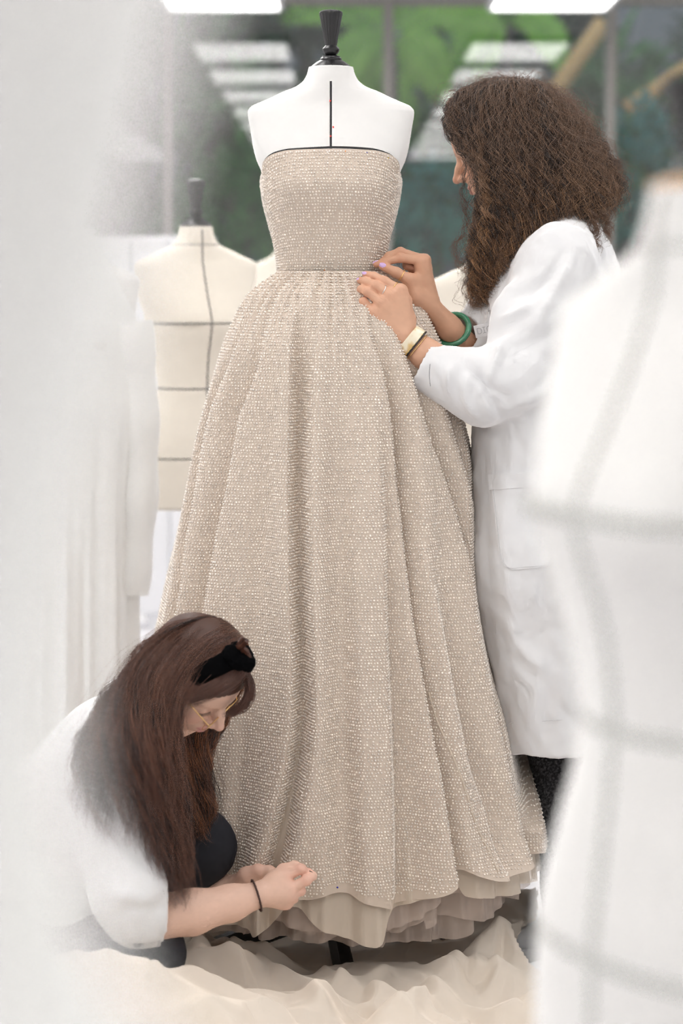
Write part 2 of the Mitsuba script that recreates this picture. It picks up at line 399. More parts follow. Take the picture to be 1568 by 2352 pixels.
# pleats: pixels along the valley, depth (m), width (px), side (+1: recess opens to the right of the line), soft edge
PLEATS = [
    ([(690, 640), (678, 702), (674, 814), (672, 959), (670, 1105), (673, 1250), (675, 1395), (679, 1535), (677, 1655), (665, 1750), (641, 1870), (617, 1965), (600, 2040)], .032, 46, 1, 7),
    ([(835, 660), (849, 756), (878, 862), (902, 1008), (922, 1177), (932, 1290), (942, 1391), (961, 1535), (981, 1678), (1000, 1798), (1019, 1942), (1030, 2030)], .024, 44, 1, 8),
    ([(880, 680), (936, 853), (965, 969), (994, 1056), (1028, 1153), (1067, 1299), (1090, 1420), (1120, 1600), (1150, 1760), (1170, 1900)], .024, 46, 1, 9),
    ([(920, 720), (985, 860), (1014, 950), (1043, 1056), (1067, 1153), (1110, 1350), (1150, 1550), (1190, 1750), (1215, 1900)], .022, 40, 1, 9),
    ([(862, 900), (875, 1080), (882, 1248), (890, 1487), (899, 1678), (906, 1918), (908, 2085)], .022, 84, 1, 16),
    ([(640, 690), (606, 800), (570, 911), (553, 959), (529, 1105), (500, 1250), (480, 1371), (452, 1520), (425, 1700), (400, 1900)], .022, 60, -1, 16),
    ([(600, 690), (540, 820), (500, 930), (480, 998), (461, 1129), (442, 1250), (432, 1347), (405, 1500), (375, 1700), (350, 1900)], .018, 45, -1, 14),
    ([(740, 900), (733, 1100), (740, 1400), (750, 1700), (758, 1950), (760, 2050)], .006, 60, 1, 26),
    ([(800, 900), (806, 1200), (808, 1500), (815, 1800), (820, 2050)], .007, 60, -1, 26),
    ([(600, 1000), (580, 1200), (560, 1450), (540, 1700), (520, 1950)], .010, 70, 1, 26),
    ([(950, 1150), (985, 1350), (1025, 1580), (1060, 1720), (1110, 1890)], .014, 60, 1, 16),
]
PF = []
for pts, A, w, sd, soft in PLEATS:
    tz = np.array([px_theta(*q) for q in pts])
    o = np.argsort(tz[:, 1])
    zz, tt = tz[o, 1], tz[o, 0]
    PF.append((PchipInterpolator(np.r_[zz[0] - .3, zz, zz[-1] + .12], np.r_[tt[0], tt, tt[-1]]), A * 1.8, w * 8.4e-4, sd, soft * 6.5e-4, zz[-1]))
rs = np.random.RandomState(5)
BACKF = [(math.pi + a, .015 + .012 * rs.rand(), .05 + .03 * rs.rand(), rs.choice([-1, 1])) for a in np.linspace(-1.5, 1.5, 13)]
RH, RPH = rs.rand(9), rs.rand(9) * 6.28
# hem heights
HEM = [(300, 2010), (400, 2020), (505, 2030), (600, 2034), (668, 2064), (703, 2067), (767, 2054), (799, 2056), (830, 2070), (870, 2080), (906, 2087), (966, 2066), (1009, 2042), (1033, 2013), (1050, 1994), (1076, 2004), (1107, 2009), (1148, 1990), (1190, 1960)]
_h = np.array([px_theta(*q) for q in HEM])
HZ = PchipInterpolator(np.r_[-math.pi, -1.8, _h[:, 0], 1.8, math.pi], np.r_[.24, .22, _h[:, 1], .24, .24])
TH_FL = px_theta(1130, 1960)[0]


_q = np.array([P(x, y, 4.16) for x, y in [(1200, 2100), (1180, 1850), (1157, 1690), (1112, 1520), (1090, 1400), (1080, 1250), (1078, 960), (1078, 900)]])
COATX = PchipInterpolator(np.r_[.0, _q[1:, 2]], _q[:, 0])


def wrap(a):
    return (a + math.pi) % (2 * math.pi) - math.pi


def skirt_xyz(th, z, inset=0.0, fold=1.0):
    th, z = np.broadcast_arrays(np.asarray(th, float), np.asarray(z, float))
    R = RZ(z) - inset
    down = np.clip((AW - z) / 1.2, 0, 1)
    d = 0
    for f, A, w, sd, soft, ztop in PF:
        s = sd * wrap(th - f(np.clip(z, .05, AW))) * R
        g = sstep(0, .25, ztop + .03 - z) * (.35 + .65 * np.sqrt(down)) * A
        d = d - g * sstep(-soft, soft, s) * (1 - sstep(soft, w + soft, s)) + .40 * g * np.exp(-((s + soft * 1.5) / (w * .75)) ** 2) + .30 * g * np.exp(-((s - w * 1.35) / (w * .55)) ** 2)
    for t0, A, w, sd in BACKF:
        s = sd * wrap(th - t0) * R
        d = d - A * np.sqrt(down) * sstep(-.01, .01, s) * (1 - sstep(.01, w, s))
    for k in range(9):
        d = d + (.0009 + .0022 * RH[k]) * down * np.sin((4 + 2 * k) * th + RPH[k] + 1.3 * np.sin(2.2 * z + k))
    up = np.exp(-np.maximum(AW - z, 0) / .11) * sstep(0, .012, AW - z)
    d = d + .0075 * up * np.sin(th * 31 + 2.1 * np.sin(th * 7)) + .0030 * up * np.sin(th * 67 + 2 * np.sin(th * 11))
    zh = HZ(wrap(th))
    near = np.exp(-np.maximum(z - zh, 0) / .055)
    d = d + near * (.060 * np.exp(-((wrap(th - TH_FL)) / .15) ** 2) + .006 * np.sin(th * 17 + 1) + .012 * np.exp(-((wrap(th - TH_FL + .23)) / .06) ** 2))
    r = R + d * fold
    c, s = np.cos(th), np.sin(th)
    dep = np.where(c > 0, FD + (1 - FD) * (1 - np.abs(c)) , BD)
    x, y = CX(z) + r * s, AY - r * c * dep
    # where the standing woman's coat presses the skirt back
    press = sstep(-.005, .035, x - COATX(np.clip(z, .05, 1.2))) * sstep(.31, .42, z) * sstep(1.16, 1.02, z) * (c > -.6)
    y = y + np.maximum(4.40 - y, 0) * press
    return np.stack([x, y, z + 0 * x], -1)


ft = np.linspace(-1.75, 1.75, 680)
bt = np.linspace(1.75, 2 * math.pi - 1.75, 170)[1:-1]
TH = np.r_[ft, bt]
NV = 250
vv = np.linspace(0, 1, NV)[:, None] ** 1.0
ZG = AW - .002 - (AW - .002 - HZ(wrap(TH))[None]) * vv
SV = skirt_xyz(TH[None], ZG)
put("gown__skirt", (SV.reshape(-1, 3), grid_faces(NV, len(TH), True)[:, ::-1]), "gown_cloth", True, label="full pleated beige skirt")

# bodice


def bodice_xyz(th, z, grow=.0035):
    w = wrap(th)
    p = form_xyz(w, z, grow)
    return p + np.array([AX, AY, AW])


bth = np.arange(240) * 2 * np.pi / 240
bz = (BTOP(np.abs(wrap(bth)))[None] + .004) * (1 - np.linspace(0, 1, 90)[:, None]) + (-.004) * np.linspace(0, 1, 90)[:, None]
put("gown__bodice", (bodice_xyz(bth[None], bz).reshape(-1, 3), grid_faces(90, 240, True)[:, ::-1]), "gown_cloth", True, label="fitted strapless beaded bodice")

# beads: rows along the cloth, evenly spaced
ICO = trimesh.creation.icosphere(subdivisions=0)


def beads(fn, rows, t0, t1, gap, rad, top=None, seed=0, drop=.05):
    rnd = np.random.RandomState(seed)
    C = []
    tt = np.linspace(t0, t1, 1500)
    for i, z in enumerate(rows):
        zz = z(tt) if callable(z) else z + 0 * tt
        p = fn(tt, zz)
        s = np.r_[0, np.cumsum(np.linalg.norm(np.diff(p, axis=0), axis=1))]
        mid = np.interp(0, tt, s)
        at = np.arange(-int(mid / gap), int((s[-1] - mid) / gap)) * gap + mid + gap * rnd.rand() + rnd.randn() * .0006
        at = at + rnd.randn(len(at)) * .0005
        th = np.interp(at, s, tt)
        zb = np.interp(th, tt, zz) + rnd.randn(len(th)) * .0004
        ok = rnd.rand(len(th)) > drop
        if top is not None:
            ok &= top(th, zb)
        th, zb = th[ok], zb[ok]
        e = 2e-3
        q = fn(th, zb)
        nr = np.cross(fn(th + e, zb) - q, fn(th, zb + e) - q)
        nr /= np.linalg.norm(nr, axis=1, keepdims=True) + 1e-12
        C.append(q + nr * rad * .55)
    C = np.vstack(C)
    r = rad * (1 + .12 * rnd.randn(len(C)))
    ang = rnd.rand(len(C)) * 6.28
    ca, sa = np.cos(ang), np.sin(ang)
    V = ICO.vertices
    v = np.stack([ca[:, None] * V[None, :, 0] - sa[:, None] * V[None, :, 1], sa[:, None] * V[None, :, 0] + ca[:, None] * V[None, :, 1], np.broadcast_to(V[None, :, 2], (len(C), len(V)))], -1)
    v = C[:, None] + v * r[:, None, None]
    f = ICO.faces[None] + (np.arange(len(C)) * len(V))[:, None, None]
    tone = (.66 + .34 * rnd.rand(len(C)) ** 1.3)[:, None] * np.array([1.0, .925, .84]) + rnd.randn(len(C), 1) * .02  # uneven sparkle put into the colour as a random tone per bead
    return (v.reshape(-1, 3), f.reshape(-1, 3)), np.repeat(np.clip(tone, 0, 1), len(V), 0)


bead_rows = np.arange(AW - .006, .15, -.0057)
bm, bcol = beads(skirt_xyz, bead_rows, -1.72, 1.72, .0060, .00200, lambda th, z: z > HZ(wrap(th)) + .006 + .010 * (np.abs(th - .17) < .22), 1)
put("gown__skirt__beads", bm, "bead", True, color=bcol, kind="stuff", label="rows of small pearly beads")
brow = [(lambda q: (lambda t: BTOP(np.abs(wrap(t))) * (1 - q)))(q) for q in np.linspace(.006, .995, 39)]
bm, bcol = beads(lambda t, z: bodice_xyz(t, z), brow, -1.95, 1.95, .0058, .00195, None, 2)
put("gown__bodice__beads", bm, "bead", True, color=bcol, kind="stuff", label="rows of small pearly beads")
# vertical seam at the right front of the skirt
sm = np.array([px_theta(*q) for q in [(985, 1590), (1000, 1655), (1030, 1750), (1071, 1870), (1100, 1946), (1106, 1990)]])
sl = skirt_xyz(np.interp(np.linspace(0, 1, 60), np.linspace(0, 1, 6), sm[:, 0]), np.interp(np.linspace(0, 1, 60), np.linspace(0, 1, 6), sm[:, 1]))
put("gown__skirt__seam", tube(sl + [0, -.0015, 0], .0022, 6), "organza", True, label="narrow seam binding")

# lining and petticoat layers under the hem


def under(hem, inset, gather, seed, zt=.55, n=520, m=26, a0=-1.9, a1=1.9, steps=0, lift=0.0):
    rnd = np.random.RandomState(seed)
    h = np.array([px_theta(*q) for q in hem])
    H = PchipInterpolator(np.r_[-3.2, h[:, 0], 3.2], np.r_[h[0, 1], h[:, 1], h[-1, 1]])
    th = np.linspace(a0, a1, n)
    zh = H(th)
    if steps:
        cell = np.floor((th - a0) * steps + .35 * np.sin(th * 9 + seed))
        zh = zh + np.array([np.random.RandomState(int(c) * 7 + seed).rand() for c in cell]) * .050 + .010 * np.sin(th * 9 * steps / 3)
    u = np.linspace(0, 1, m)[:, None]
    z = zt + (zh[None] - zt) * u
    p = skirt_xyz(th[None] + 0 * z, np.maximum(z, .1), inset, .55)
    p[..., 2] = z
    rad = p[..., :2] - np.array([float(CX(.2)), AY])
    w = gather * u * (np.sin(th * 23 + seed + 2 * np.sin(th * 5)) + .6 * np.sin(th * 41 + 2 * seed) + .35 * np.sin(th * 83 + seed + u * 2))[None][0]
    rad = rad * (1 + (w / np.linalg.norm(rad, axis=-1))[..., None])
    p[..., :2] = rad + np.array([float(CX(.2)), AY])
    return p.reshape(-1, 3), grid_faces(m, n)[:, ::-1]


put("gown__lining", under([(300, 2090), (432, 2118), (505, 2128), (560, 2136), (578, 2154), (598, 2144), (630, 2115), (662, 2084), (677, 2089), (733, 2138), (799, 2164), (859, 2178), (880, 2168), (900, 2110), (925, 2096), (960, 2075), (1010, 2050), (1050, 2020), (1075, 2060), (1140, 2052), (1180, 2040)],
                          .014, .006, 3), "organza", True, label="sheer beige organza lining with a raw hem")
put("gown__petticoat", under([(350, 2120), (500, 2140), (620, 2150), (760, 2160), (900, 2160), (1000, 2110), (1100, 2080), (1180, 2070)], .035, .007, 11, steps=4.2), "tulle", True, label="upper tulle petticoat layer in stepped strips")
put("gown__petticoat", under([(350, 2135), (500, 2160), (620, 2176), (760, 2186), (900, 2192), (1000, 2160), (1080, 2130), (1180, 2095)], .055, .008, 23, steps=5.0), "tulle", True, label="middle tulle petticoat layer")
put("gown__petticoat", under([(350, 2140), (500, 2168), (620, 2184), (760, 2196), (900, 2200), (1000, 2188), (1090, 2172), (1130, 2130), (1180, 2100)], .085, .009, 37), "tulle", True, label="lowest tulle petticoat layer")
put("gown__petticoat__ribbon", strip(np.stack([P(1099, y, 4.02) for y in np.linspace(2010, 2056, 8)]), np.tile([[.2, -1., 0]], (8, 1)), .006, .001), "organza", True)
tag("gown", "strapless beige gown covered with pearly beads, full pleated skirt over tulle", "gown")

# ------------------------------------------------------------------ ball-headed pins
HEADB = trimesh.creation.icosphere(subdivisions=2, radius=.0017)


def pin(p, nrm, col, label, L=.012, lie=None):
    nrm = np.asarray(nrm, float) / np.linalg.norm(nrm)
    d = -nrm if lie is None else np.asarray(lie, float)
    hd = HEADB.copy()
    hd.apply_translation(np.asarray(p) + nrm * .0016)
    key = "pin" if "pin__head" not in scene else f"pin_{sum(k.startswith('pin') and k.endswith('__head') for k in scene):03d}"
    put(key + "__head", hd, "pin_" + col, True)
    q = np.asarray(p) + nrm * .0014
    put(key + "__shaft", tube([q, q + d * L], .00035, 6), "pin_steel")
    tag(key, label, "pin")


def form_pin(px, py, col, label, fn=None):
    th = px_theta(px, 620)[0]
    q = P(px, py, AY - .09)
    for _ in range(6):
        w = form_xyz(np.array(th), np.array(float(np.clip(q[2] - AW, -.1, .38))), .001) + [AX, AY, AW]
        q = P(px, py, w[1])
        th += (q[0] - w[0]) / .14
    pin(w, [math.sin(th), -math.cos(th), .1], col, label)


form_pin(758, 232, "red", "upper red pin beside the black centre tape, below the neck")
form_pin(765, 292, "red", "middle red pin beside the black centre tape")
form_pin(759, 313, "red", "lowest red pin beside the black centre tape")
form_pin(752, 350, "white", "white pin on the black neckline tape beside the centre")
form_pin(792, 348, "orange", "orange pin just below the neckline tape")
form_pin(842, 351, "blue", "dark blue pin above the beaded bodice, right of centre")
form_pin(889, 363, "yellow", "yellow pin by the right end of the neckline tape")
form_pin(775, 620, "green", "green pin on the waist seam of the gown")
form_pin(745, 621, "orange", "orange pin on the waist seam, left of the green one")
_t, _z = px_theta(775, 2042)
pin(skirt_xyz(_t, _z), [0, -1, .1], "blue", "dark blue pin just above the gown's front hem")
# ------------------------------------------------------------------ calico heaped on the floor
gx, gy = np.meshgrid(np.linspace(-.66, .62, 330), np.linspace(2.95, 5.0, 430), indexing="xy")
pp_ = np.stack([gx, gy, 0 * gx], -1)


def ridge(h, pts, width, asym=1.0, sharp=1.8):
    width = width * 1.5
    """raises h along a crest; pts = (px, py, height)"""
    q = np.array([PZ(a, b, c) for a, b, c in pts])
    q = smooth_line(q, 40)
    best = np.full(gx.shape, 9.0)
    hh = np.zeros(gx.shape)
    side = np.zeros(gx.shape)
    for k in range(len(q) - 1):
        a, b = q[k], q[k + 1]
        ab = b[:2] - a[:2]
        t = np.clip(((gx - a[0]) * ab[0] + (gy - a[1]) * ab[1]) / (ab @ ab + 1e-12), 0, 1)
        dx, dy = gx - a[0] - t * ab[0], gy - a[1] - t * ab[1]
        d = np.hypot(dx, dy)
        m = d < best
        best = np.where(m, d, best)
        hh = np.where(m, a[2] + t * (b[2] - a[2]), hh)
        side = np.where(m, ab[0] * dy - ab[1] * dx, side)
    w = np.where(side > 0, width * asym, width)
    v = hh * np.exp(-(best / w) ** sharp)
    k = .012
    return np.log(np.exp(h / k) + np.exp(v / k) - 1) * k


H = .012 + .030 * meshkit.fbm(pp_ * 5.0, 3, 3)
RID = [
    ([(470, 2290, .10), (560, 2245, .11), (640, 2262, .085), (720, 2310, .055), (780, 2350, .03)], .05, 1.6),
    ([(600, 2215, .06), (640, 2255, .075), (690, 2300, .06)], .03, 1.0),
    ([(380, 2330, .10), (470, 2300, .12), (520, 2330, .10), (560, 2380, .08)], .06, 1.0),
    ([(440, 2160, .12), (450, 2230, .11), (470, 2300, .09)], .030, 1.0),
    ([(520, 2150, .11), (540, 2220, .09), (560, 2260, .07)], .026, 1.0),
    ([(580, 2150, .10), (610, 2200, .08), (630, 2240, .06)], .026, 1.0),
    ([(690, 2245, .05), (740, 2262, .055), (830, 2265, .05), (900, 2300, .04), (960, 2330, .04)], .035, 1.5),
    ([(740, 2380, .08), (810, 2320, .075), (830, 2330, .07), (870, 2380, .06)], .025, .8),
    ([(900, 2370, .06), (875, 2320, .05), (850, 2300, .03)], .025, 1.0),
    ([(905, 2205, .03), (970, 2215, .075), (1030, 2215, .11), (1050, 2250, .10), (1085, 2290, .07), (1130, 2340, .05)], .028, 1.5),
    ([(1030, 2215, .11), (1010, 2270, .08), (1000, 2340, .05)], .04, 1.2),
    ([(1080, 2185, .11), (1105, 2165, .13), (1150, 2150, .13), (1170, 2190, .09), (1190, 2240, .05)], .035, 1.0),
    ([(1095, 2200, .09), (1090, 2250, .07), (1095, 2290, .04)], .02, 1.0),
    ([(1140, 2235, .085), (1135, 2260, .075), (1085, 2300, .05)], .018, 1.0),
    ([(1165, 2260, .06), (1160, 2310, .05), (1120, 2330, .04)], .02, 1.0),
    ([(700, 2340, .05), (760, 2352, .05)], .03, 1.0),
    ([(960, 2352, .06), (1060, 2345, .05), (1160, 2350, .04)], .03, 1.3),
    ([(250, 2290, .12), (350, 2270, .13), (430, 2290, .10)], .06, 1.3),
    ([(280, 2380, .12), (420, 2370, .12), (520, 2390, .09)], .07, 1.3),
]
for pts, w, asym in RID:
    pts = [(a, b, c * .72) for a, b, c in pts]
    H = ridge(H, pts, w, asym)
wx_, wy_ = meshkit.fbm(pp_ * 4, 2, 21) - .5, meshkit.fbm(pp_ * 4, 2, 22) - .5
for f_, a_, s_, th_ in ((5.5, .030, 31, .5), (7.5, .018, 32, -.7)):
    c_, n_ = math.cos(th_), math.sin(th_)
    u_ = np.stack([(gx * c_ + gy * n_) * f_ + 2.4 * wx_, (gy * c_ - gx * n_) * f_ * .45 + 2.4 * wy_, 0 * gx], -1)
    r_ = 1 - np.abs(2 * meshkit.noise(u_, s_) - 1)
    H = H + a_ * np.clip(r_, 0, 1) ** 2.6
from scipy.ndimage import gaussian_filter
from scipy.interpolate import LinearNDInterpolator
rc = np.random.RandomState(17)
for n_, a_, th_ in ((420, .062, .6), (420, .050, -.5), (1500, .022, .2)):          # stiff calico: flat facets between sharp creases
    q_ = rc.rand(n_, 2) * [1.8, 2.6] + [-.9, 2.7]
    c_, n2 = math.cos(th_), math.sin(th_)
    rot = np.array([[c_, n2], [-n2, c_]]) @ np.diag([1, .55])
    h_ = rc.rand(n_) ** 1.6 * a_
    H = H + LinearNDInterpolator(q_ @ rot, h_, fill_value=0)((np.stack([gx, gy], -1).reshape(-1, 2)) @ rot).reshape(gx.shape)
H = H - .022
H = gaussian_filter(H, .8) - .012
# hollow round the stand
H = H * (1 - .80 * np.exp(-(((gx - AX - .03) / .25) ** 2 + ((gy - AY + .06) / .20) ** 2) ** 1.5))
H = H + .17 * sstep(.05, -.25, gx) * np.exp(-((gy - 3.42) / .16) ** 2) * (.8 + .4 * meshkit.noise(pp_ * 7, 12))
keep = (gx < .36 + .05 * np.sin(gy * 9) + .10 * sstep(4.15, 3.9, gy)) & (gy < 4.62 + .05 * np.sin(gx * 11)) & (gx > -.62 + .03 * np.sin(gy * 12))
V = np.stack([gx, gy, np.maximum(H, .004)], -1).reshape(-1, 3)
Fq = grid_faces(*gx.shape)
kf = keep.reshape(-1)[Fq].all(1)
cm = trimesh.Trimesh(V, Fq[kf], process=False)
cm.remove_unreferenced_vertices()
cn = trimesh.Trimesh(cm.vertices - [0, 0, .003], cm.faces[:, ::-1], process=False)
put("floor_cloth", cat(cm, cn), "toile", True, label="crumpled cream calico cloth heaped on the floor round the stand", category="cloth")
q = PZ(770, 2309, .075)
# ------------------------------------------------------------------ white cupboard behind the forms
Yc = 8.4
cx0, cx1, ctop = wx(214, 900, Yc), wx(386, 900, Yc), wz(300, 541, Yc)
put("cupboard__body", box((cx0, Yc, .0), (cx1 + .16, Yc + .5, ctop), .004), "cupboard")
gap = wx(305, 1300, Yc)
for a, b, kx in ((cx0 + .004, gap - .003, None), (gap + .003, cx1 + .0, wx(330, 1420, Yc)), (cx1 + .006, cx1 + .156, None)):
    k = put("cupboard__door", box((a, Yc - .02, .06), (b, Yc, ctop - .01), .003), "cupboard")
    if kx:
        kz = wz(330, 1420, Yc - .02)
        kn = lathe([(.012, 0), (.009, .006), (.008, .016), (.017, .022), (.017, .03), (.009, .034)], 24)
        kn.apply_transform(trimesh.transformations.rotation_matrix(math.pi / 2, (1, 0, 0)))
        put(k + "__knob", place(kn, kx, Yc - .02, kz, 0), "knob_steel", 30)
tag("cupboard", "tall white cupboard with a small metal knob behind the dress forms", "cupboard")

# ------------------------------------------------------------------ sheer white robe on a form at the left
YR = 4.9
RX = wx(165, 900, YR)
zn = wz(190, 535, YR)
rob = np.array([(0, .050, .05), (.03, .062, .055), (.07, .088, .06), (.12, .118, .075), (.17, .140, .09), (.215, .152, .105), (.25, .148, .11), (.30, .150, .115), (.40, .163, .125), (.50, .150, .125), (.66, .140, .13), (.9, .138, .14), (1.1, .142, .15), (1.32, .150, .16)])
fa, fb = PchipInterpolator(rob[:, 0], rob[:, 1]), PchipInterpolator(rob[:, 0], rob[:, 2])
tt = np.arange(300) * 2 * np.pi / 300
dd = np.linspace(0, 1.30, 130)[:, None]
ex = 1 + .07 * sstep(.15, 1.0, dd) * (np.sin(tt * 9 + 1.2 * dd) + .7 * np.sin(tt * 17 + 2) + .4 * np.sin(tt * 31 + dd * 3))
rv = np.stack([RX + fa(dd) * ex * np.sin(tt), YR - fb(dd) * ex * np.cos(tt), zn - dd + 0 * tt], -1)
put("robe__body", (rv.reshape(-1, 3), grid_faces(130, 300, True)[:, ::-1]), "organza_white", True)
us = np.linspace(0, 1, 60)
sp = np.stack([RX + .135 + .020 * np.sin(us * 3.1), YR - .02 + 0 * us, zn - .20 - .62 * us], -1)
sl_ = tube(sp, .052 - .016 * us + .003 * np.sin(us * 22), 28, cap=False)
put("robe__sleeve", sl_, "organza_white", True)
put("robe__collar", tube(np.stack([RX + .052 * np.sin(tt[::6]), YR - .05 * np.cos(tt[::6]), zn + .004 + 0 * tt[::6]], -1), .006, 8, closed=True), "organza_white", True)
tag("robe", "long sheer white robe hanging on a stand at the left behind the pale blur", "robe")
put("dress_form_007__torso", place(form_mesh(-.008), RX, YR, zn - .415, .2), "calico_white", True)
put("dress_form_007__pole", tube([[RX, YR, .05], [RX, YR, zn - .7]], .019, 20), "wood_pole", 30)
stand_base("dress_form_007", RX, YR, 0)
tag("dress_form_007", "white dress form inside the sheer white robe", "dress form")

# ------------------------------------------------------------------ the garden
M2 = {"leaf_lime": ((.20, .42, .055), (.32, .55, .09)), "leaf_mid": ((.05, .16, .045), (.11, .27, .08)), "leaf_dark": ((.018, .055, .022), (.04, .11, .045)), "leaf_blue": ((.05, .20, .15), (.10, .30, .23))}
for k, (a, b) in M2.items():
    scene["mat_" + k] = {"type": "principledthin", "base_color": proc((lambda a, b: lambda p, n, uv: mix(a, b, noise(p.x * 9, p.y * 9, p.z * 9)))(a, b)), "roughness": .5, "diff_trans": .8, "spec_trans": 0.0}
scene["mat_bark"] = prin((.10, .085, .07), .9)
scene["mat_soil"] = prin((.06, .05, .04), .95)
scene["mat_timber"] = prin((.50, .31, .10), .7)
scene["mat_render_wall"] = prin((.16, .17, .16), .95)
put("garden_ground", box((-9, Y1 + .2, -.2), (9, 26, -.05)), "soil", kind="structure")
put("wall_garden", box((-9, 20.0, -.2), (9, 20.3, 5.0)), "render_wall", kind="structure")


def leaf_mesh(c, d, up, L, W):
    """many pointed leaves: base c, direction d, blade normal up"""
    d = d / np.linalg.norm(d, axis=1, keepdims=True)
    s = np.cross(d, up)
    s /= np.linalg.norm(s, axis=1, keepdims=True) + 1e-9
    n = np.cross(s, d)
    L, W = L[:, None], W[:, None]
    v = np.stack([c, c + d * L * .35 + s * W * .5 + n * L * .03, c + d * L * .35 - s * W * .5 + n * L * .03, c + d * L * .75 + s * W * .36 - n * L * .02, c + d * L * .75 - s * W * .36 - n * L * .02, c + d * L - n * L * .12], 1)
    f = np.array([[0, 1, 2], [1, 3, 2], [2, 3, 4], [3, 5, 4]])
    return v.reshape(-1, 3), (f[None] + (np.arange(len(c)) * 6)[:, None, None]).reshape(-1, 3)


def bush(key, px, py, Y, rx, rz, n, L, mat, seed, label, fronds=False):
    rnd = np.random.RandomState(seed)
    c0 = P(px, py, Y)
    u = rnd.randn(n, 3)
    u /= np.linalg.norm(u, axis=1, keepdims=True)
    rr = (.35 + .65 * rnd.rand(n, 1) ** .6)
    c = c0 + u * rr * np.array([rx, .42, rz])
    d = u * [1, .5, .6] + rnd.randn(n, 3) * .5 + [0, 0, -.25]
    vs, fs = leaf_mesh(c, d, np.tile([[0, -.35, 1.]], (n, 1)) + rnd.randn(n, 3) * .35, L * (.7 + .6 * rnd.rand(n)), L * .42 * (.7 + .6 * rnd.rand(n)))
    put(key + "__foliage", (vs, fs), mat, False, kind="stuff")
    stems = [tube(smooth_line([[c0[0] + rnd.randn() * .05, c0[1], -.05], [c0[0] + rnd.randn() * .1, c0[1], c0[2] * .5], c0 + u[k] * [rx * .5, .2, rz * .5]], 14), np.linspace(.03, .008, 14), 7) for k in range(5)]
    put(key + "__stem", cat(*stems), "bark", True)
    tag(key, label, "shrub")


def palm(key, px, py, Y, seed, label, n=7, L=.9, mat="leaf_lime", spread=(-150, 330)):
    """feathery fronds from one crown"""
    rnd = np.random.RandomState(seed)
    c0 = P(px, py, Y)
    for k in range(n):
        a = math.radians(spread[0] + (spread[1] - spread[0]) * (k + .5) / n) + rnd.randn() * .1
        tip = c0 + np.array([math.cos(a) * L, -.25 - .25 * rnd.rand(), math.sin(a) * L * .75 + .1])
        mid = (c0 + tip) / 2 + [0, -.05, .16]
        sp = smooth_line([c0, mid, tip], 26)
        t = np.gradient(sp, axis=0)
        C, D = [], []
        for i in range(3, 26):
            for sg in (1, -1):
                t_ = t[i] / np.linalg.norm(t[i])
                s = np.cross(t_, [0, -1, .3])
                C.append(sp[i]); D.append(t_ * .75 + sg * s / np.linalg.norm(s) + rnd.randn(3) * .08)
        C, D = np.array(C), np.array(D)
        ll = L * .24 * np.tile(np.repeat(np.sin(np.linspace(.5, 2.9, 23)), 2), 1)
        lv = leaf_mesh(C, D, np.tile([[0, -1., .4]], (len(C), 1)), ll, ll * .34)
        put(key + "__frond", cat(lv, tube(sp, np.linspace(.012, .003, 26), 5)), mat, False)
    put(key + "__stem", tube(smooth_line([[c0[0] + .1, c0[1] + .1, -.05], [c0[0] + .05, c0[1] + .1, c0[2] * .6], c0], 16), .03, 8), "bark", True)
    tag(key, label, "fern")


palm("tree_fern", 900, 110, 13.7, 1, "bright lime fern fronds outside, right of the black finial", 8, .66)
palm("tree_fern_001", 1165, 60, 14.9, 2, "bright lime fern fronds outside, under the right ceiling light", 8, .66)
palm("tree_fern_002", 870, 235, 14.4, 3, "lime fern fronds outside at the right shoulder of the white dress form", 9, .45)
BU = [(380, 330, 15.0, .80, .95, 520, .27, "leaf_mid", "mid green shrub outside left of the white dress form"), (985, 330, 15.6, .50, .85, 480, .25, "leaf_mid", "green shrub outside between the gown and the curly hair"),
      (1400, 320, 15.6, .45, .70, 420, .25, "leaf_mid", "green shrub outside behind the curly hair, at the right mullion"),
      (640, 200, 17.4, .78, 1.25, 1300, .24, "leaf_dark", "dark shrub outside behind the left shoulder of the white form"), (1200, 250, 17.4, .78, 1.3, 1300, .24, "leaf_dark", "dark shrub outside behind the right lime fern"),
      (1740, 250, 17.4, .70, 1.3, 900, .24, "leaf_dark", "dark shrub outside at the upper right edge"), (100, 250, 17.4, .70, 1.2, 900, .24, "leaf_dark", "dark shrub outside behind the pale blur"),
      (560, 480, 13.0, .34, .38, 420, .12, "leaf_mid", "low green shrub outside above the far cream shoulder"), (1010, 470, 12.9, .28, .27, 300, .13, "leaf_blue", "bluish green shrub outside in front of the curly haired person's face"),
      (1470, 400, 13.0, .30, .42, 360, .13, "leaf_blue", "bluish green shrub outside right of the right mullion")]
for i, (px, py, Y, rx, rz, n_, L, mat, lab) in enumerate(BU):
    bush("shrub" + (f"_{i:03d}" if i else ""), px, py, Y, rx, rz, n_, L, mat, 40 + i, lab)
_t = pl([(1385, 50, 13.6), (1330, 130, 13.6), (1255, 240, 13.6)])
put("timber_prop", cat(tube(_t, .055, 10), tube([[_t[2, 0], 13.62, -.06], _t[2] + [0, .02, .03]], .05, 10)), "timber", True, label="slanting yellow timber outside the window above the curly hair", category="timber")
_t = pl([(1600, 140, 14.4), (1530, 190, 14.4), (1440, 250, 14.4)])
put("timber_prop_001", cat(tube(_t, .05, 10), tube([[_t[0, 0], 14.42, -.06], _t[0] + [0, .02, .02]], .05, 10)), "timber", True, label="slanting timber outside the window at the upper right", category="timber")
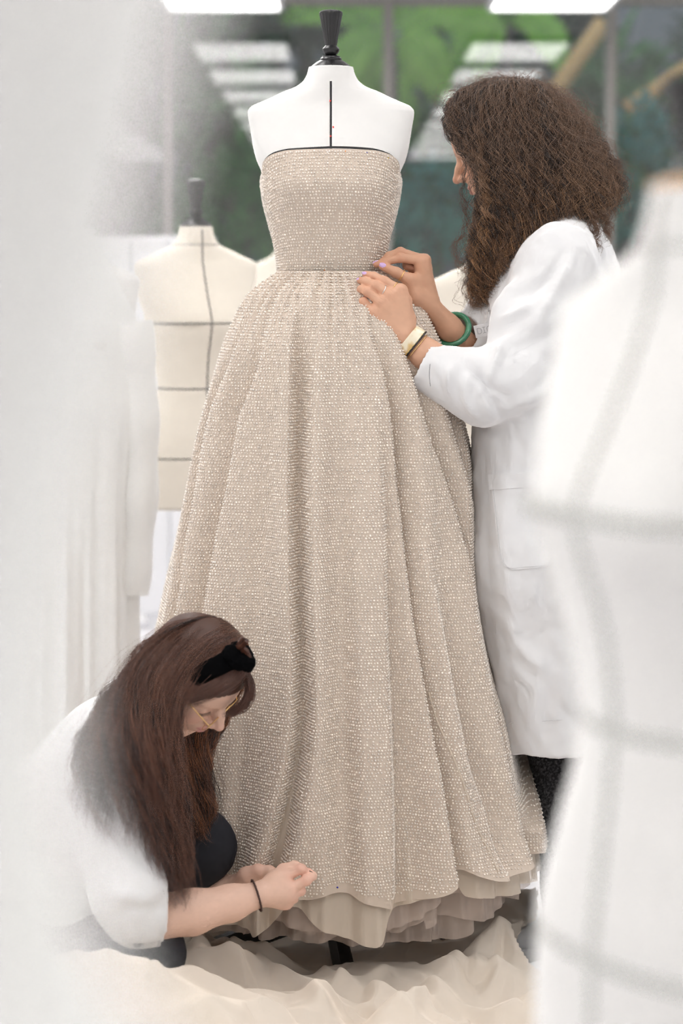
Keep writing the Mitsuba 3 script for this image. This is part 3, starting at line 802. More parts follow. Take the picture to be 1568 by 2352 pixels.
# ------------------------------------------------------------------ organic modelling: signed distance fields and a surface-net mesher
def surface_nets(F, lo, h):
    s = F < 0
    n = np.array(F.shape)
    cs = lambda a, dx, dy, dz: a[dx:n[0] - 1 + dx, dy:n[1] - 1 + dy, dz:n[2] - 1 + dz]
    cnt = sum(cs(s, *o).astype(np.int8) for o in np.ndindex(2, 2, 2))
    act = (cnt > 0) & (cnt < 8)
    ijk = np.argwhere(act)
    acc, num = np.zeros((len(ijk), 3)), np.zeros(len(ijk))
    cor = {o: F[ijk[:, 0] + o[0], ijk[:, 1] + o[1], ijk[:, 2] + o[2]].astype(float) for o in np.ndindex(2, 2, 2)}
    for ax in range(3):
        for o in np.ndindex(2, 2, 2):
            if o[ax]:
                continue
            o2 = tuple(v + (k == ax) for k, v in enumerate(o))
            a, b = cor[o], cor[o2]
            m = (a < 0) != (b < 0)
            t = np.where(m, a / np.where(m, a - b, 1), 0)
            p = np.tile(np.array(o, float), (len(ijk), 1))
            p[:, ax] += t
            acc[m] += p[m]
            num[m] += 1
    V = (ijk + acc / num[:, None]) * h + lo
    idx = -np.ones(act.shape, np.int64)
    idx[act] = np.arange(len(ijk))
    Q = []
    for ax in range(3):
        u, v = (ax + 1) % 3, (ax + 2) % 3
        sl0, sl1 = [slice(1, k - 1) for k in n], [slice(1, k - 1) for k in n]
        sl1[ax] = slice(1, n[ax])
        sl0[ax] = slice(0, n[ax] - 1)
        a, b = s[tuple(sl0)], s[tuple(sl1)]
        off = np.ones(3, int)
        off[ax] = 0
        e = np.argwhere(a != b) + off
        inside = s[tuple(e.T)]
        def at(du, dv):
            c = e.copy()
            c[:, u] -= du
            c[:, v] -= dv
            ok = (c < np.array(idx.shape)).all(1)
            r = -np.ones(len(c), np.int64)
            r[ok] = idx[tuple(c[ok].T)]
            return r
        q = np.stack([at(1, 1), at(0, 1), at(0, 0), at(1, 0)], 1)
        q[~inside] = q[~inside][:, ::-1]
        Q.append(q[(q >= 0).all(1)])
    Q = np.vstack(Q)
    return trimesh.Trimesh(V, np.vstack([Q[:, [0, 1, 2]], Q[:, [0, 2, 3]]]), process=False)


class Vol:
    def __init__(self, lo, hi, h):
        self.lo, self.h = np.asarray(lo, float), h
        n = np.ceil((np.asarray(hi, float) - self.lo) / h).astype(int) + 1
        self.ax = [self.lo[k] + h * np.arange(n[k]) for k in range(3)]
        self.F = np.full(n, 1.0, np.float32)

    def sub(self, lo, hi):
        sl = tuple(slice(max(0, int((lo[k] - self.lo[k]) / self.h)), max(0, int((hi[k] - self.lo[k]) / self.h) + 2)) for k in range(3))
        X, Y, Z = (self.ax[k][sl[k]].astype(np.float32) for k in range(3))
        return sl, X[:, None, None], Y[None, :, None], Z[None, None, :]

    def mix(self, sl, d, k, op):
        f = self.F[sl]
        if f.size == 0:
            return
        if op == "cut":
            d = -d
            hh = np.maximum(k - np.abs(f - d), 0) / k
            self.F[sl] = np.maximum(f, d) + hh * hh * k * .25
        else:
            hh = np.maximum(k - np.abs(f - d), 0) / k
            self.F[sl] = np.minimum(f, d) - hh * hh * k * .25

    def cone(self, a, b, ra, rb, k=.01, op="add", flat=None):
        """flat = (direction, factor): squeezes the cross section along a direction"""
        a, b = np.asarray(a, float), np.asarray(b, float)
        m = max(ra, rb) + k * 1.5 + 3 * self.h
        sl, X, Y, Z = self.sub(np.minimum(a, b) - m, np.maximum(a, b) + m)
        ab = b - a
        px, py, pz = X - a[0], Y - a[1], Z - a[2]
        t = np.clip((px * ab[0] + py * ab[1] + pz * ab[2]) / (ab @ ab + 1e-12), 0, 1)
        dx, dy, dz = px - t * ab[0], py - t * ab[1], pz - t * ab[2]
        q = dx * dx + dy * dy + dz * dz
        if flat is not None:
            w, fac = np.asarray(flat[0], float), flat[1]
            w = w / np.linalg.norm(w)
            c = dx * w[0] + dy * w[1] + dz * w[2]
            q = q + c * c * (1 / fac ** 2 - 1)
        self.mix(sl, (np.sqrt(q) - (ra + (rb - ra) * t)) * (1 if flat is None else max(flat[1], .6)), k, op)

    def chain(self, pts, radii, k=.006, op="add", flat=None):
        for i in range(len(pts) - 1):
            self.cone(pts[i], pts[i + 1], radii[i], radii[i + 1], k, op, flat)

    def ell(self, c, r, R=None, k=.01, op="add"):
        """ellipsoid; columns of R are its axes"""
        c, r = np.asarray(c, float), np.asarray(r, float)
        m = r.max() + k * 1.5 + 3 * self.h
        sl, X, Y, Z = self.sub(c - m, c + m)
        px, py, pz = X - c[0], Y - c[1], Z - c[2]
        if R is None:
            q = [px, py, pz]
        else:
            q = [px * R[0, i] + py * R[1, i] + pz * R[2, i] for i in range(3)]
        k0 = np.sqrt(sum((q[i] / r[i]) ** 2 for i in range(3)))
        k1 = np.sqrt(sum((q[i] / r[i] ** 2) ** 2 for i in range(3)))
        self.mix(sl, k0 * (k0 - 1) / (k1 + 1e-6), k, op)

    def half(self, p, n, k=.004):
        """keeps what lies on the side of -n"""
        n = np.asarray(n, float) / np.linalg.norm(n)
        X, Y, Z = (a.astype(np.float32) for a in self.ax)
        d = (X[:, None, None] - p[0]) * n[0] + (Y[None, :, None] - p[1]) * n[1] + (Z[None, None, :] - p[2]) * n[2]
        self.mix((slice(None),) * 3, -d, k, "cut")

    def endcut(self, p, n, R, k=.003):
        """takes away what lies beyond the plane (p, n), within R of p"""
        p, n = np.asarray(p, float), np.asarray(n, float) / np.linalg.norm(n)
        sl, X, Y, Z = self.sub(p - R - .01, p + R + .01)
        a, b, c = X - p[0], Y - p[1], Z - p[2]
        self.mix(sl, np.maximum(-(a * n[0] + b * n[1] + c * n[2]), np.sqrt(a * a + b * b + c * c) - R), k, "cut")

    def mesh(self, smooth=2, keep=True):
        self.F[[0, -1]] = self.F[:, [0, -1]] = self.F[:, :, [0, -1]] = 1
        m = surface_nets(self.F, self.lo, self.h)
        m.remove_unreferenced_vertices()
        if keep:                                             # the largest piece only: no loose crumbs
            lab = trimesh.graph.connected_component_labels(m.edges_unique, node_count=len(m.vertices))
            cnt = np.bincount(lab)
            m.update_faces((cnt > .08 * cnt.max())[lab[m.faces[:, 0]]])
            m.remove_unreferenced_vertices()
        if smooth:
            import scipy.sparse as sp
            e = np.vstack([m.edges_unique, m.edges_unique[:, ::-1]])
            A = sp.coo_matrix((np.ones(len(e)), (e[:, 0], e[:, 1])), shape=(len(m.vertices),) * 2).tocsr()
            A = sp.diags(1 / np.maximum(np.asarray(A.sum(1)).ravel(), 1)) @ A
            v = np.array(m.vertices)
            for k in range(smooth):
                v = v + .5 * (A @ v - v)
                v = v - .52 * (A @ v - v)
            m.vertices = v
        return m


def union(parts):
    """parts: (mesh, colours): one continuous surface with its colours"""
    import manifold3d as m3
    from scipy.spatial import cKDTree
    try:
        ms = [m3.Manifold(m3.Mesh(np.asarray(m.vertices, np.float32), np.asarray(m.faces, np.uint32))) for m, c in parts]
        assert all(m.status() == m3.Error.NoError for m in ms)
        u = m3.Manifold.batch_boolean(ms, m3.OpType.Add).to_mesh()
        mesh = trimesh.Trimesh(u.vert_properties[:, :3], u.tri_verts, process=False)
    except Exception as e:
        mesh = cat(*[p[0] for p in parts])
    _, i = cKDTree(np.vstack([np.asarray(m.vertices) for m, c in parts])).query(mesh.vertices)
    return mesh, np.vstack([c for m, c in parts])[i]


def frame_of(f, up):
    """rotation whose columns are forward, left, up"""
    f = np.asarray(f, float) / np.linalg.norm(f)
    up = np.asarray(up, float)
    up = up - f * (up @ f)
    up /= np.linalg.norm(up)
    return np.stack([f, np.cross(up, f), up], 1)


def head_mesh(h=.0022):
    """a woman's head in its own frame: x forward, y left, z up; origin between the ears at eye height"""
    v = Vol((-.13, -.10, -.20), (.14, .10, .15), h)
    v.ell((-.018, 0, .032), (.098, .074, .090), k=.02)
    v.ell((.034, 0, .030), (.058, .064, .066), k=.03)
    v.ell((.030, 0, -.045), (.056, .052, .070), k=.03)
    v.cone((.066, -.012, -.098), (.066, .012, -.098), .0165, .0165, .022)
    for s in (1, -1):
        v.cone((.005, s * .054, -.060), (.060, s * .016, -.100), .014, .014, .022)
        v.ell((.058, s * .037, -.030), (.026, .022, .026), k=.022)
        v.cone((.080, s * .012, .021), (.070, s * .042, .022), .0085, .0075, .014)
        v.ell((.097, s * .032, -.001), (.016, .020, .012), k=.012, op="cut")
        v.ell((.0735, s * .032, -.002), (.0125, .0145, .0125), k=.004)
        v.cone((.0855, s * .020, -.0055), (.0795, s * .0445, -.0060), .0016, .0014, .002)
        v.ell((-.008, s * .076, -.006), (.019, .007, .031), k=.006)
    v.chain([(.084, 0, .010), (.098, 0, -.012), (.1135, 0, -.029)], [.0085, .0090, .0095], .012)
    for s in (1, -1):
        v.ell((.099, s * .0115, -.034), (.0115, .0075, .0075), k=.008)
        v.ell((.103, s * .0062, -.041), (.0045, .0030, .0030), k=.003, op="cut")
    v.ell((.078, 0, -.062), (.017, .028, .026), k=.018)
    v.ell((.0935, 0, -.0575), (.0070, .0200, .0052), k=.004)
    v.ell((.0920, 0, -.0680), (.0075, .0170, .0060), k=.004)
    v.ell((.1010, 0, -.0625), (.0070, .0220, .0011), k=.002, op="cut")
    v.ell((.0850, 0, -.0830), (.0080, .0200, .0055), k=.012, op="cut")
    v.cone((-.028, 0, -.050), (-.045, 0, -.19), .050, .054, .03)
    v.half((0, 0, -.185), (0, 0, -1))
    return v.mesh(1)


HEAD = head_mesh()


def head_colors(m, skin, lip, cheek):
    v = np.asarray(m.vertices)
    c = np.tile(np.array(skin, float), (len(v), 1))
    def blend(w, col):
        nonlocal c
        c = c * (1 - w[:, None]) + np.array(col)[None] * w[:, None]
    for s in (1, -1):
        blend(.55 * np.exp(-(((v - [.066, s * .044, -.028]) / [.05, .020, .018]) ** 2).sum(1)), cheek)
        blend(.35 * np.exp(-(((v - [.085, s * .032, -.008]) / [.03, .016, .008]) ** 2).sum(1)), np.array(cheek) * .85)
    blend(.5 * np.exp(-(((v - [.112, 0, -.031]) / [.016, .016, .012]) ** 2).sum(1)), cheek)
    w = np.maximum(sstep(1.35, 1.0, np.sqrt((((v - [.0935, 0, -.0575]) / [.0105, .0205, .0058]) ** 2).sum(1))), sstep(1.35, 1.0, np.sqrt((((v - [.092, 0, -.068]) / [.011, .0175, .0066]) ** 2).sum(1))))
    blend(w * .85, lip)
    return c


def hand_mesh(arm, wrist, fingers, thumb, side_n, h=.0018, scale=1.0, wr=(.0225, .0165)):
    """arm: points from the elbow to the wrist with radii; fingers: four lists of MCP, PIP, DIP, tip; thumb: CMC, MCP, IP, tip; side_n: back of the hand"""
    pts = np.vstack([np.array([a[0] for a in arm]), wrist, *fingers, thumb])
    v = Vol(pts.min(0) - .055, pts.max(0) + .055, h)
    flat = (side_n, .74)
    n = np.asarray(side_n, float) / np.linalg.norm(side_n)
    v.chain([a[0] for a in arm] + [wrist], [a[1] for a in arm] + [wr[0]], .012, flat=(side_n, .86))
    M4 = [np.asarray(f[0], float) for f in fingers]
    for k, mcp in enumerate(M4):
        rr = (.0125, .013, .0125, .0115)[k] * scale
        b = wrist + (mcp - wrist) * .18
        v.cone(b, mcp - n * .002, .0155 * scale, rr, .010)
        v.cone(wrist + (mcp - wrist) * .3 - n * .006, mcp - n * .007, .013 * scale, .0105 * scale, .012)
    for a, b in zip(M4[:-1], M4[1:]):
        v.cone(a * .85 + wrist * .15 - n * .003, b * .85 + wrist * .15 - n * .003, .0115 * scale, .011 * scale, .010)
    v.chain(thumb[:2], [.0150 * scale, .0120 * scale], .014)
    v.cone(wrist, thumb[0], .016 * scale, .0150 * scale, .014)
    v.cone(thumb[1], M4[0] * .6 + wrist * .4 - n * .005, .009 * scale, .010 * scale, .012)
    for k, f in enumerate(fingers):
        r0 = np.array([.0100, .0088, .0078, .0066]) * (1.0, 1.03, .98, .87)[k] * scale
        v.chain(f, r0, .004)
        v.ell(np.asarray(f[1]) , np.array([1, 1, 1]) * r0[1] * 1.07, k=.003)
    v.chain(thumb[1:], np.array([.0115, .0100, .0080]) * scale, .005)
    for a in M4:
        v.ell(a + n * .0035, np.array([.0085, .0085, .0085]) * scale, k=.008)
    return v.mesh(1)


def nail(tip, base, nrm, w, L, r=.0062, fat=.0008):
    """a nail on the finger's last joint: from base towards tip, dorsal normal nrm"""
    d = np.asarray(tip, float) - base
    d /= np.linalg.norm(d)
    n = np.asarray(nrm, float) - d * (np.asarray(nrm, float) @ d)
    n /= np.linalg.norm(n)
    s = np.cross(d, n)
    u, a = np.meshgrid(np.linspace(0, 1, 9), np.linspace(-1, 1, 11), indexing="ij")
    wid = w * (1 - np.clip((u - .55) / .45, 0, 1) ** 2.2 * .55) * (.82 + .18 * np.sin(u * 2.4))
    top = np.asarray(tip) + d[None, None] * ((u - .62) * L)[..., None] + s * (a * wid)[..., None] + n * (r + (np.sqrt(1 - .8 * a ** 2) - 1) * r * .9 - (u - .4) ** 2 * .0016)[..., None]
    nf = grid_faces(9, 11)
    m = trimesh.Trimesh(top.reshape(-1, 3) + n * fat, nf, process=False)
    if np.asarray(m.face_normals).mean(0) @ n < 0:
        m.invert()
    b = trimesh.Trimesh(top.reshape(-1, 3) - n * .0016, m.faces[:, ::-1], process=False)
    return cat(m, b)


def ring(c, axis, r, rad, n=40, sides=8, squash=1.0, sq_dir=None, wob=None):
    axis = np.asarray(axis, float) / np.linalg.norm(axis)
    a = np.cross(axis, [0, 0, 1.]) if sq_dir is None else np.asarray(sq_dir, float)
    a = a - axis * (a @ axis)
    a /= np.linalg.norm(a)
    b = np.cross(axis, a)
    t = np.arange(n) * 2 * np.pi / n
    p = c + r * squash * np.cos(t)[:, None] * a + r * np.sin(t)[:, None] * b
    if wob is not None:
        p = p + axis * wob(t)[:, None]
    return tube(p, rad, sides, closed=True)


# ------------------------------------------------------------------ hair: fine strands
HAIRDIR = tempfile.mkdtemp(prefix="strands_", dir=os.environ.get("TMPDIR"))


def hair_entry(key, strands, radii, mat, label=None):
    path = f"{HAIRDIR}/{key}.txt"
    with open(path, "w") as out:
        for s, r in zip(strands, radii):
            out.write("\n".join("%.5f %.5f %.5f %.6f" % (a, b, c, d) for (a, b, c), d in zip(s, r)) + "\n\n")
    scene[key] = {"type": "linearcurve", "filename": path, "bsdf": {"type": "ref", "id": "mat_" + mat}}
    tag(key, label)


def strands_between(guides, n, nseg, rnd, jitter=.006, clump=14, spread=(.002, .006), wave=(.0, .010), lam=.05, rad=.00028, cut=(.8, 1.0), frizz=.0010, jy=.010, power=1.0, groups=1, weights=None):
    """strands interpolated between neighbouring guides, in clumps that share an offset and a wave"""
    G = np.array([smooth_line(pl(g), nseg) for g in guides])
    out, rr = [], []
    u = np.linspace(0, 1, nseg)
    for c in range(n // clump):
        s = rnd.rand() ** power * (len(G) - 1)
        i = min(int(s), len(G) - 2)
        base = G[i] * (1 - (s - i)) + G[i + 1] * (s - i)
        depth = rnd.rand()
        base = base + np.array([rnd.randn() * jitter, depth * jy, rnd.randn() * jitter])[None] * sstep(0, .25, u)[:, None]
        T_ = np.gradient(base, axis=0)
        ln = np.linalg.norm(T_, axis=1, keepdims=True)
        T_ = T_ / (ln + 1e-9)
        A = np.cross(T_, [0, -1., .2])
        A /= np.linalg.norm(A, axis=1, keepdims=True) + 1e-9
        B = np.cross(T_, A)
        arc = np.r_[0, np.cumsum(ln[1:, 0])]
        ph, lam_c = rnd.rand() * 6.28, lam * (.75 + .5 * rnd.rand())
        amp_c = (.6 + .8 * rnd.rand())
        cl = []
        for k in range(clump):
            L = cut[0] + (cut[1] - cut[0]) * rnd.rand()
            m = max(6, int(nseg * L))
            amp = (wave[0] + (wave[1] - wave[0]) * u) * amp_c
            w = 6.283 * arc / lam_c + ph + rnd.randn() * .35
            sp = (spread[0] + (spread[1] - spread[0]) * u)
            o = rnd.randn(2) * .6
            p = base + A * (amp * np.sin(w) + sp * o[0])[:, None] + B * (amp * .8 * np.cos(w) + sp * o[1])[:, None]
            if frizz:
                fr = np.cumsum(rnd.randn(nseg, 3) * frizz, 0)
                p = p + fr - fr[0]
            cl.append(p[:m])
            rr.append(rad * (.8 + .4 * rnd.rand()) * np.clip((1 - u[:m] / u[m - 1]) * 4 + .25, 0, 1))
        out.append(cl)
    flat = [p for cl in out for p in cl]
    if groups == 1:
        return flat, rr
    gi = [rnd.choice(groups, p=weights) for cl in out for _ in range(1)]
    who = np.repeat(gi, [len(cl) for cl in out])
    return [([p for p, w in zip(flat, who) if w == g], [r for r, w in zip(rr, who) if w == g]) for g in range(groups)]


def hair_volume(guides, rads, lo, hi, h=.005, k=.02, skip=None):
    v = Vol(lo, hi, h)
    for g, r in zip(guides, rads):
        p = smooth_line(pl(g), 14)
        r = np.interp(np.linspace(0, 1, 14), np.linspace(0, 1, len(r)), r)
        v.chain(p, r, k)
    return v


def fold_push(m, folds, face=-1, noise_amp=.0015, noise_f=22, seed=0, streak=(1, 1, 1)):
    """pushes cloth in or out along fold lines given in world x, z (on the side whose normal's y has the sign of face)"""
    v, nrm = np.array(m.vertices), np.array(m.vertex_normals)
    d = noise_amp * (meshkit.fbm(v * noise_f * np.array(streak), 3, seed) * 2 - 1)
    w0 = sstep(-.15, .35, nrm[:, 1] * face)
    for pts, A, w in folds:
        q = smooth_line(pl(pts), 24)[:, [0, 2]]
        p = v[:, [0, 2]]
        best, tt = np.full(len(v), 9.0), np.zeros(len(v))
        for i in range(len(q) - 1):
            a, ab = q[i], q[i + 1] - q[i]
            t = np.clip(((p - a) @ ab) / (ab @ ab + 1e-12), 0, 1)
            dd = np.linalg.norm(p - a - t[:, None] * ab, axis=1)
            mk = dd < best
            best[mk] = dd[mk]
            tt[mk] = (i + t[mk]) / (len(q) - 1)
        d = d + w0 * A * np.exp(-(best / w) ** 2) * np.sin(np.clip(tt, 0, 1) * np.pi * .9 + .15)
    m.vertices = v + nrm * d[:, None]
    return m


def drape(mesh, pts, lift):
    """points on the mesh seen from the camera through the pixels pts, lifted along the normal"""
    pts = np.asarray(pts, float)
    v = np.asarray(mesh.vertices)
    d = v - [0, 0, CAM_H]
    zc_ = d[:, 1] * CP - d[:, 2] * SP
    u, w = 784 + FPX * d[:, 0] / zc_, 1176 - FPX * (d[:, 1] * SP + d[:, 2] * CP) / zc_
    q = np.stack([u, w], 1)[mesh.faces]
    lo_, hi_ = q.min(1), q.max(1)
    keep = ((hi_ >= pts.min(0)) & (lo_ <= pts.max(0))).all(1)
    F_, q, lo_, hi_ = np.asarray(mesh.faces)[keep], q[keep], lo_[keep], hi_[keep]
    zt_f = zc_[F_]
    out, nn = np.full((len(pts), 3), np.nan), np.tile([0., -1, 0], (len(pts), 1))
    for i, p in enumerate(pts):
        c = np.nonzero((lo_[:, 0] <= p[0]) & (hi_[:, 0] >= p[0]) & (lo_[:, 1] <= p[1]) & (hi_[:, 1] >= p[1]))[0]
        if not len(c):
            continue
        a, e1, e2 = q[c, 0], q[c, 1] - q[c, 0], q[c, 2] - q[c, 0]
        det = e1[:, 0] * e2[:, 1] - e1[:, 1] * e2[:, 0]
        det = np.where(np.abs(det) < 1e-9, 1e-9, det)
        r = p - a
        s1, s2 = (r[:, 0] * e2[:, 1] - r[:, 1] * e2[:, 0]) / det, (e1[:, 0] * r[:, 1] - e1[:, 1] * r[:, 0]) / det
        ok = (s1 >= -1e-6) & (s2 >= -1e-6) & (s1 + s2 <= 1 + 1e-6)
        if not ok.any():
            continue
        c, s1, s2 = c[ok], s1[ok], s2[ok]
        zz = 1 / ((1 - s1 - s2) / zt_f[c, 0] + s1 / zt_f[c, 1] + s2 / zt_f[c, 2])
        k = zz.argmin()
        x, y = (p[0] - 784) / FPX, (1176 - p[1]) / FPX
        out[i] = np.array([x, CP + SP * y, -SP + CP * y]) * zz[k] + [0, 0, CAM_H]
        n = np.cross(v[F_[c[k], 1]] - v[F_[c[k], 0]], v[F_[c[k], 2]] - v[F_[c[k], 0]])
        nn[i] = n / (np.linalg.norm(n) + 1e-20)
    bad = np.isnan(out[:, 0])
    if bad.any() and (~bad).any():
        y = np.median(out[~bad, 1])
        out[bad] = P(pts[bad, 0], pts[bad, 1], y)
    return out + nn * lift, nn


scene["mat_skin"] = {"type": "principled", "base_color": {"type": "mesh_attribute", "name": "vertex_color"}, "roughness": .48, "specular": .4, "sheen": .15}
scene["mat_skin"] = {"type": "twosided", "bsdf": scene["mat_skin"]}
for k, d in {
    "coat": {"type": "twosided", "bsdf": {"type": "bumpmap", "arbitrary": proc(lambda p, n, uv: fbm(p.x * 26 + 2 * noise(p.z * 14, p.x * 14), p.y * 26, p.z * 22 + 2 * noise(p.x * 17, p.z * 11), 4), 2e-3), "scale": .010,
             "bsdf": {"type": "principled", "base_color": rgb(.72, .72, .73), "roughness": .8, "sheen": .2}}},
    "stitch_pale": prin((.62, .62, .63), .8),
    "stitch": prin((.42, .42, .43), .8),
    "jeans_grey": prin(proc(lambda p, n, uv: mix((.012, .012, .014), (.12, .12, .125), smoothstep(.35, .8, fbm(p.x * 420, p.y * 420, p.z * 260, 2)))), .9),
    "navy": prin(tint_noise((.006, .007, .012), (.012, .013, .02), 60), .85),
    "sneaker": prin(tint_noise((.62, .63, .64), (.72, .73, .74), 20), .55),
    "sole": prin((.74, .74, .74), .6),
    "nail_lilac": prin((.62, .42, .72), .12, clearcoat=1.0, clearcoat_gloss=.95),
    "nail_bare": prin((.72, .47, .41), .3),
    "jade": prin(proc(lambda p, n, uv: mix((.015, .13, .065), (.08, .30, .17), fbm(p.x * 60, p.y * 60, p.z * 90, 4))), .15, clearcoat=1.0, clearcoat_gloss=.95),
    "horn": prin(proc(lambda p, n, uv: mix((.80, .72, .55), (.62, .42, .16), smoothstep(.42, .75, fbm(p.x * 90, p.y * 60, p.z * 45, 3)))), .2, clearcoat=.8),
    "gold": {"type": "principled", "base_color": rgb(.83, .55, .25), "metallic": 1.0, "roughness": .22},
    "silver": {"type": "principled", "base_color": rgb(.8, .78, .76), "metallic": 1.0, "roughness": .2},
    "velvet": prin((.002, .002, .0024), 1.0, specular=.05),
    "elastic": prin((.045, .018, .012), .7),
    "lens": {"type": "thindielectric", "int_ior": 1.4},
    "brow": {"type": "principled", "base_color": rgb(.035, .02, .013), "roughness": .6},
    "hair_curly": {"type": "principled", "base_color": proc(lambda p, n, uv: mix((.060, .034, .023), (.20, .095, .042), smoothstep(1.66, 1.30, p.z) * .7)), "roughness": .42, "specular": .6},
    "hair_curly_dark": {"type": "principled", "base_color": rgb(.026, .015, .011), "roughness": .42, "specular": .6},
    "hair_curly_light": {"type": "principled", "base_color": proc(lambda p, n, uv: mix((.15, .085, .052), (.42, .22, .10), smoothstep(1.66, 1.30, p.z))), "roughness": .40, "specular": .6},
    "hair_curly_core": {"type": "principled", "base_color": rgb(.022, .013, .010), "roughness": .8},  # darkened: the shade between the curls is put into this colour
    "hair_auburn": {"type": "principled", "base_color": rgb(.075, .028, .017), "roughness": .34, "specular": .6},
    "hair_auburn_dark": {"type": "principled", "base_color": rgb(.024, .010, .008), "roughness": .34, "specular": .6},
    "hair_auburn_mid": {"type": "principled", "base_color": rgb(.13, .052, .030), "roughness": .34, "specular": .6},
    "hair_auburn_crown": {"type": "twosided", "bsdf": {"type": "principled", "base_color": rgb(.06, .024, .015), "roughness": .5}},
    "hair_auburn_light": {"type": "principled", "base_color": rgb(.20, .075, .030), "roughness": .38, "specular": .6},  # orange of light shining through the far locks, put into the colour
    "hair_auburn_core": {"type": "principled", "base_color": rgb(.026, .011, .008), "roughness": .75},
}.items():
    scene["mat_" + k] = d
# ------------------------------------------------------------------ the standing woman
W = "person"
SK, LIP, CHK = np.array([.56, .315, .205]), (.50, .20, .15), (.60, .26, .17)
R1 = frame_of((-.905, .17, -.41), (-.40, .03, .92))
HP1 = P(1146, 334, 4.43)
hm = HEAD.copy()
hc1 = head_colors(hm, SK, LIP, CHK)
hm.vertices = (np.asarray(hm.vertices) * .94) @ R1.T + HP1
# body under the clothes (coarse), then the two hands
bz_ = lambda *a: P(*a)
sh_l, el_l = P(1285, 590, 4.26), P(1165, 902, 4.16)
sh_r, el_r = P(1285, 585, 4.62), P(1170, 880, 4.56)
hip = P(1285, 1180, 4.34)
neck = P(1265, 500, 4.45)
vb = Vol((.20, 4.05, .0), (.72, 4.80, 1.62), .009)
vb.chain([HP1 - R1[:, 2] * .09 - R1[:, 0] * .03, neck], [.048, .055], .03)
vb.chain([neck + [0, 0, -.02], P(1270, 700, 4.45), P(1280, 950, 4.40), hip], [.075, .105, .10, .115], .05)
for sgn, knee, foot in ((1, P(1290, 1720, 4.34), P(1320, 2170, 4.10)), (-1, P(1285, 1720, 4.46), P(1320, 2120, 4.28))):
    vb.chain([hip + [0, -.08 * sgn, -.02], knee, foot], [.085, .050, .036], .04)
vb.chain([neck + [0, -.05, -.05], sh_l, el_l], [.05, .05, .038], .03)
vb.chain([neck + [0, .05, -.05], sh_r, el_r], [.05, .05, .038], .03)
body = vb.mesh(1)

# near (left) hand: pixels, then depth
YN = 4.155
near = [pl([(919, 667, YN), (883, 646, YN + .005), (858, 634, YN + .016), (839, 630, YN + .026)]),
        pl([(898, 678, YN - .008), (862, 655, YN - .004), (839, 645, YN + .008), (827, 644, YN + .020)]),
        pl([(875, 694, YN - .010), (843, 669, YN - .008), (830, 664, YN + .006), (824, 669, YN + .018)]),
        pl([(858, 716, YN - .008), (834, 693, YN - .006), (827, 693, YN + .008), (825, 703, YN + .018)])]
wr_n = P(930, 775, YN - .004)
th_n = pl([(934, 735, YN + .020), (930, 690, YN + .028), (915, 668, YN + .030), (899, 655, YN + .030)])
fore_n = [(el_l, .040), (P(1040, 850, YN - .01), .036), (P(975, 812, YN - .006), .0285)]
nb_n = np.array([-.25, -.93, .25])
hand_n = hand_mesh(fore_n, wr_n, near, th_n, nb_n)
# far (right) hand
YF = 4.235
farh = [pl([(972, 599, YF), (920, 592, YF - .006), (886, 601, YF - .006), (864, 607, YF - .004)]),
        pl([(974, 598, YF + .020), (919, 579, YF + .014), (893, 588, YF + .008), (876, 603, YF + .006)]),
        pl([(974, 606, YF + .036), (930, 592, YF + .032), (934, 611, YF + .020), (953, 617, YF + .014)]),
        pl([(974, 618, YF + .048), (940, 606, YF + .044), (945, 622, YF + .030), (960, 627, YF + .024)])]
wr_f = P(985, 700, YF + .020)
th_f = pl([(955, 682, YF - .004), (940, 643, YF - .014), (910, 626, YF - .018), (879, 612, YF - .014)])
fore_f = [(el_r, .040), (P(1090, 815, YF + .12), .034), (P(1030, 752, YF + .05), .0275)]
hand_f = hand_mesh(fore_f, wr_f, farh, th_f, np.array([.75, .1, .6]))


def hand_colors(m, fingers, thumb, skin, red, amt=.5):
    v = np.asarray(m.vertices)
    c = np.tile(skin, (len(v), 1))
    w = np.zeros(len(v))
    for f in list(fingers) + [thumb]:
        for q, s, a in ((f[0], .010, .6), (f[1], .009, .7), (f[-1], .010, 1.0)):
            w = np.maximum(w, a * np.exp(-(((v - q) / s) ** 2).sum(1) * .5))
    w = (w * amt)[:, None]
    c = c * (1 - w) + np.array(red) * w
    n = meshkit.fbm(v * 120, 3, 5)[:, None]
    return c * (.95 + .1 * n)


RED1 = (.60, .255, .165)
parts = [(body, np.tile(SK, (len(body.vertices), 1))), (hm, hc1), (hand_n, hand_colors(hand_n, near, th_n, SK * [1.12, 1.15, 1.18], RED1)), (hand_f, hand_colors(hand_f, farh, th_f, SK * 1.02, RED1))]
um, uc = union(parts)
put(W + "__body", um, "skin", True, color=uc, label="skin of face, forearms and hands")
tag(W, "standing person with long curly brown hair in white coat pinning the gown's waist", "person")

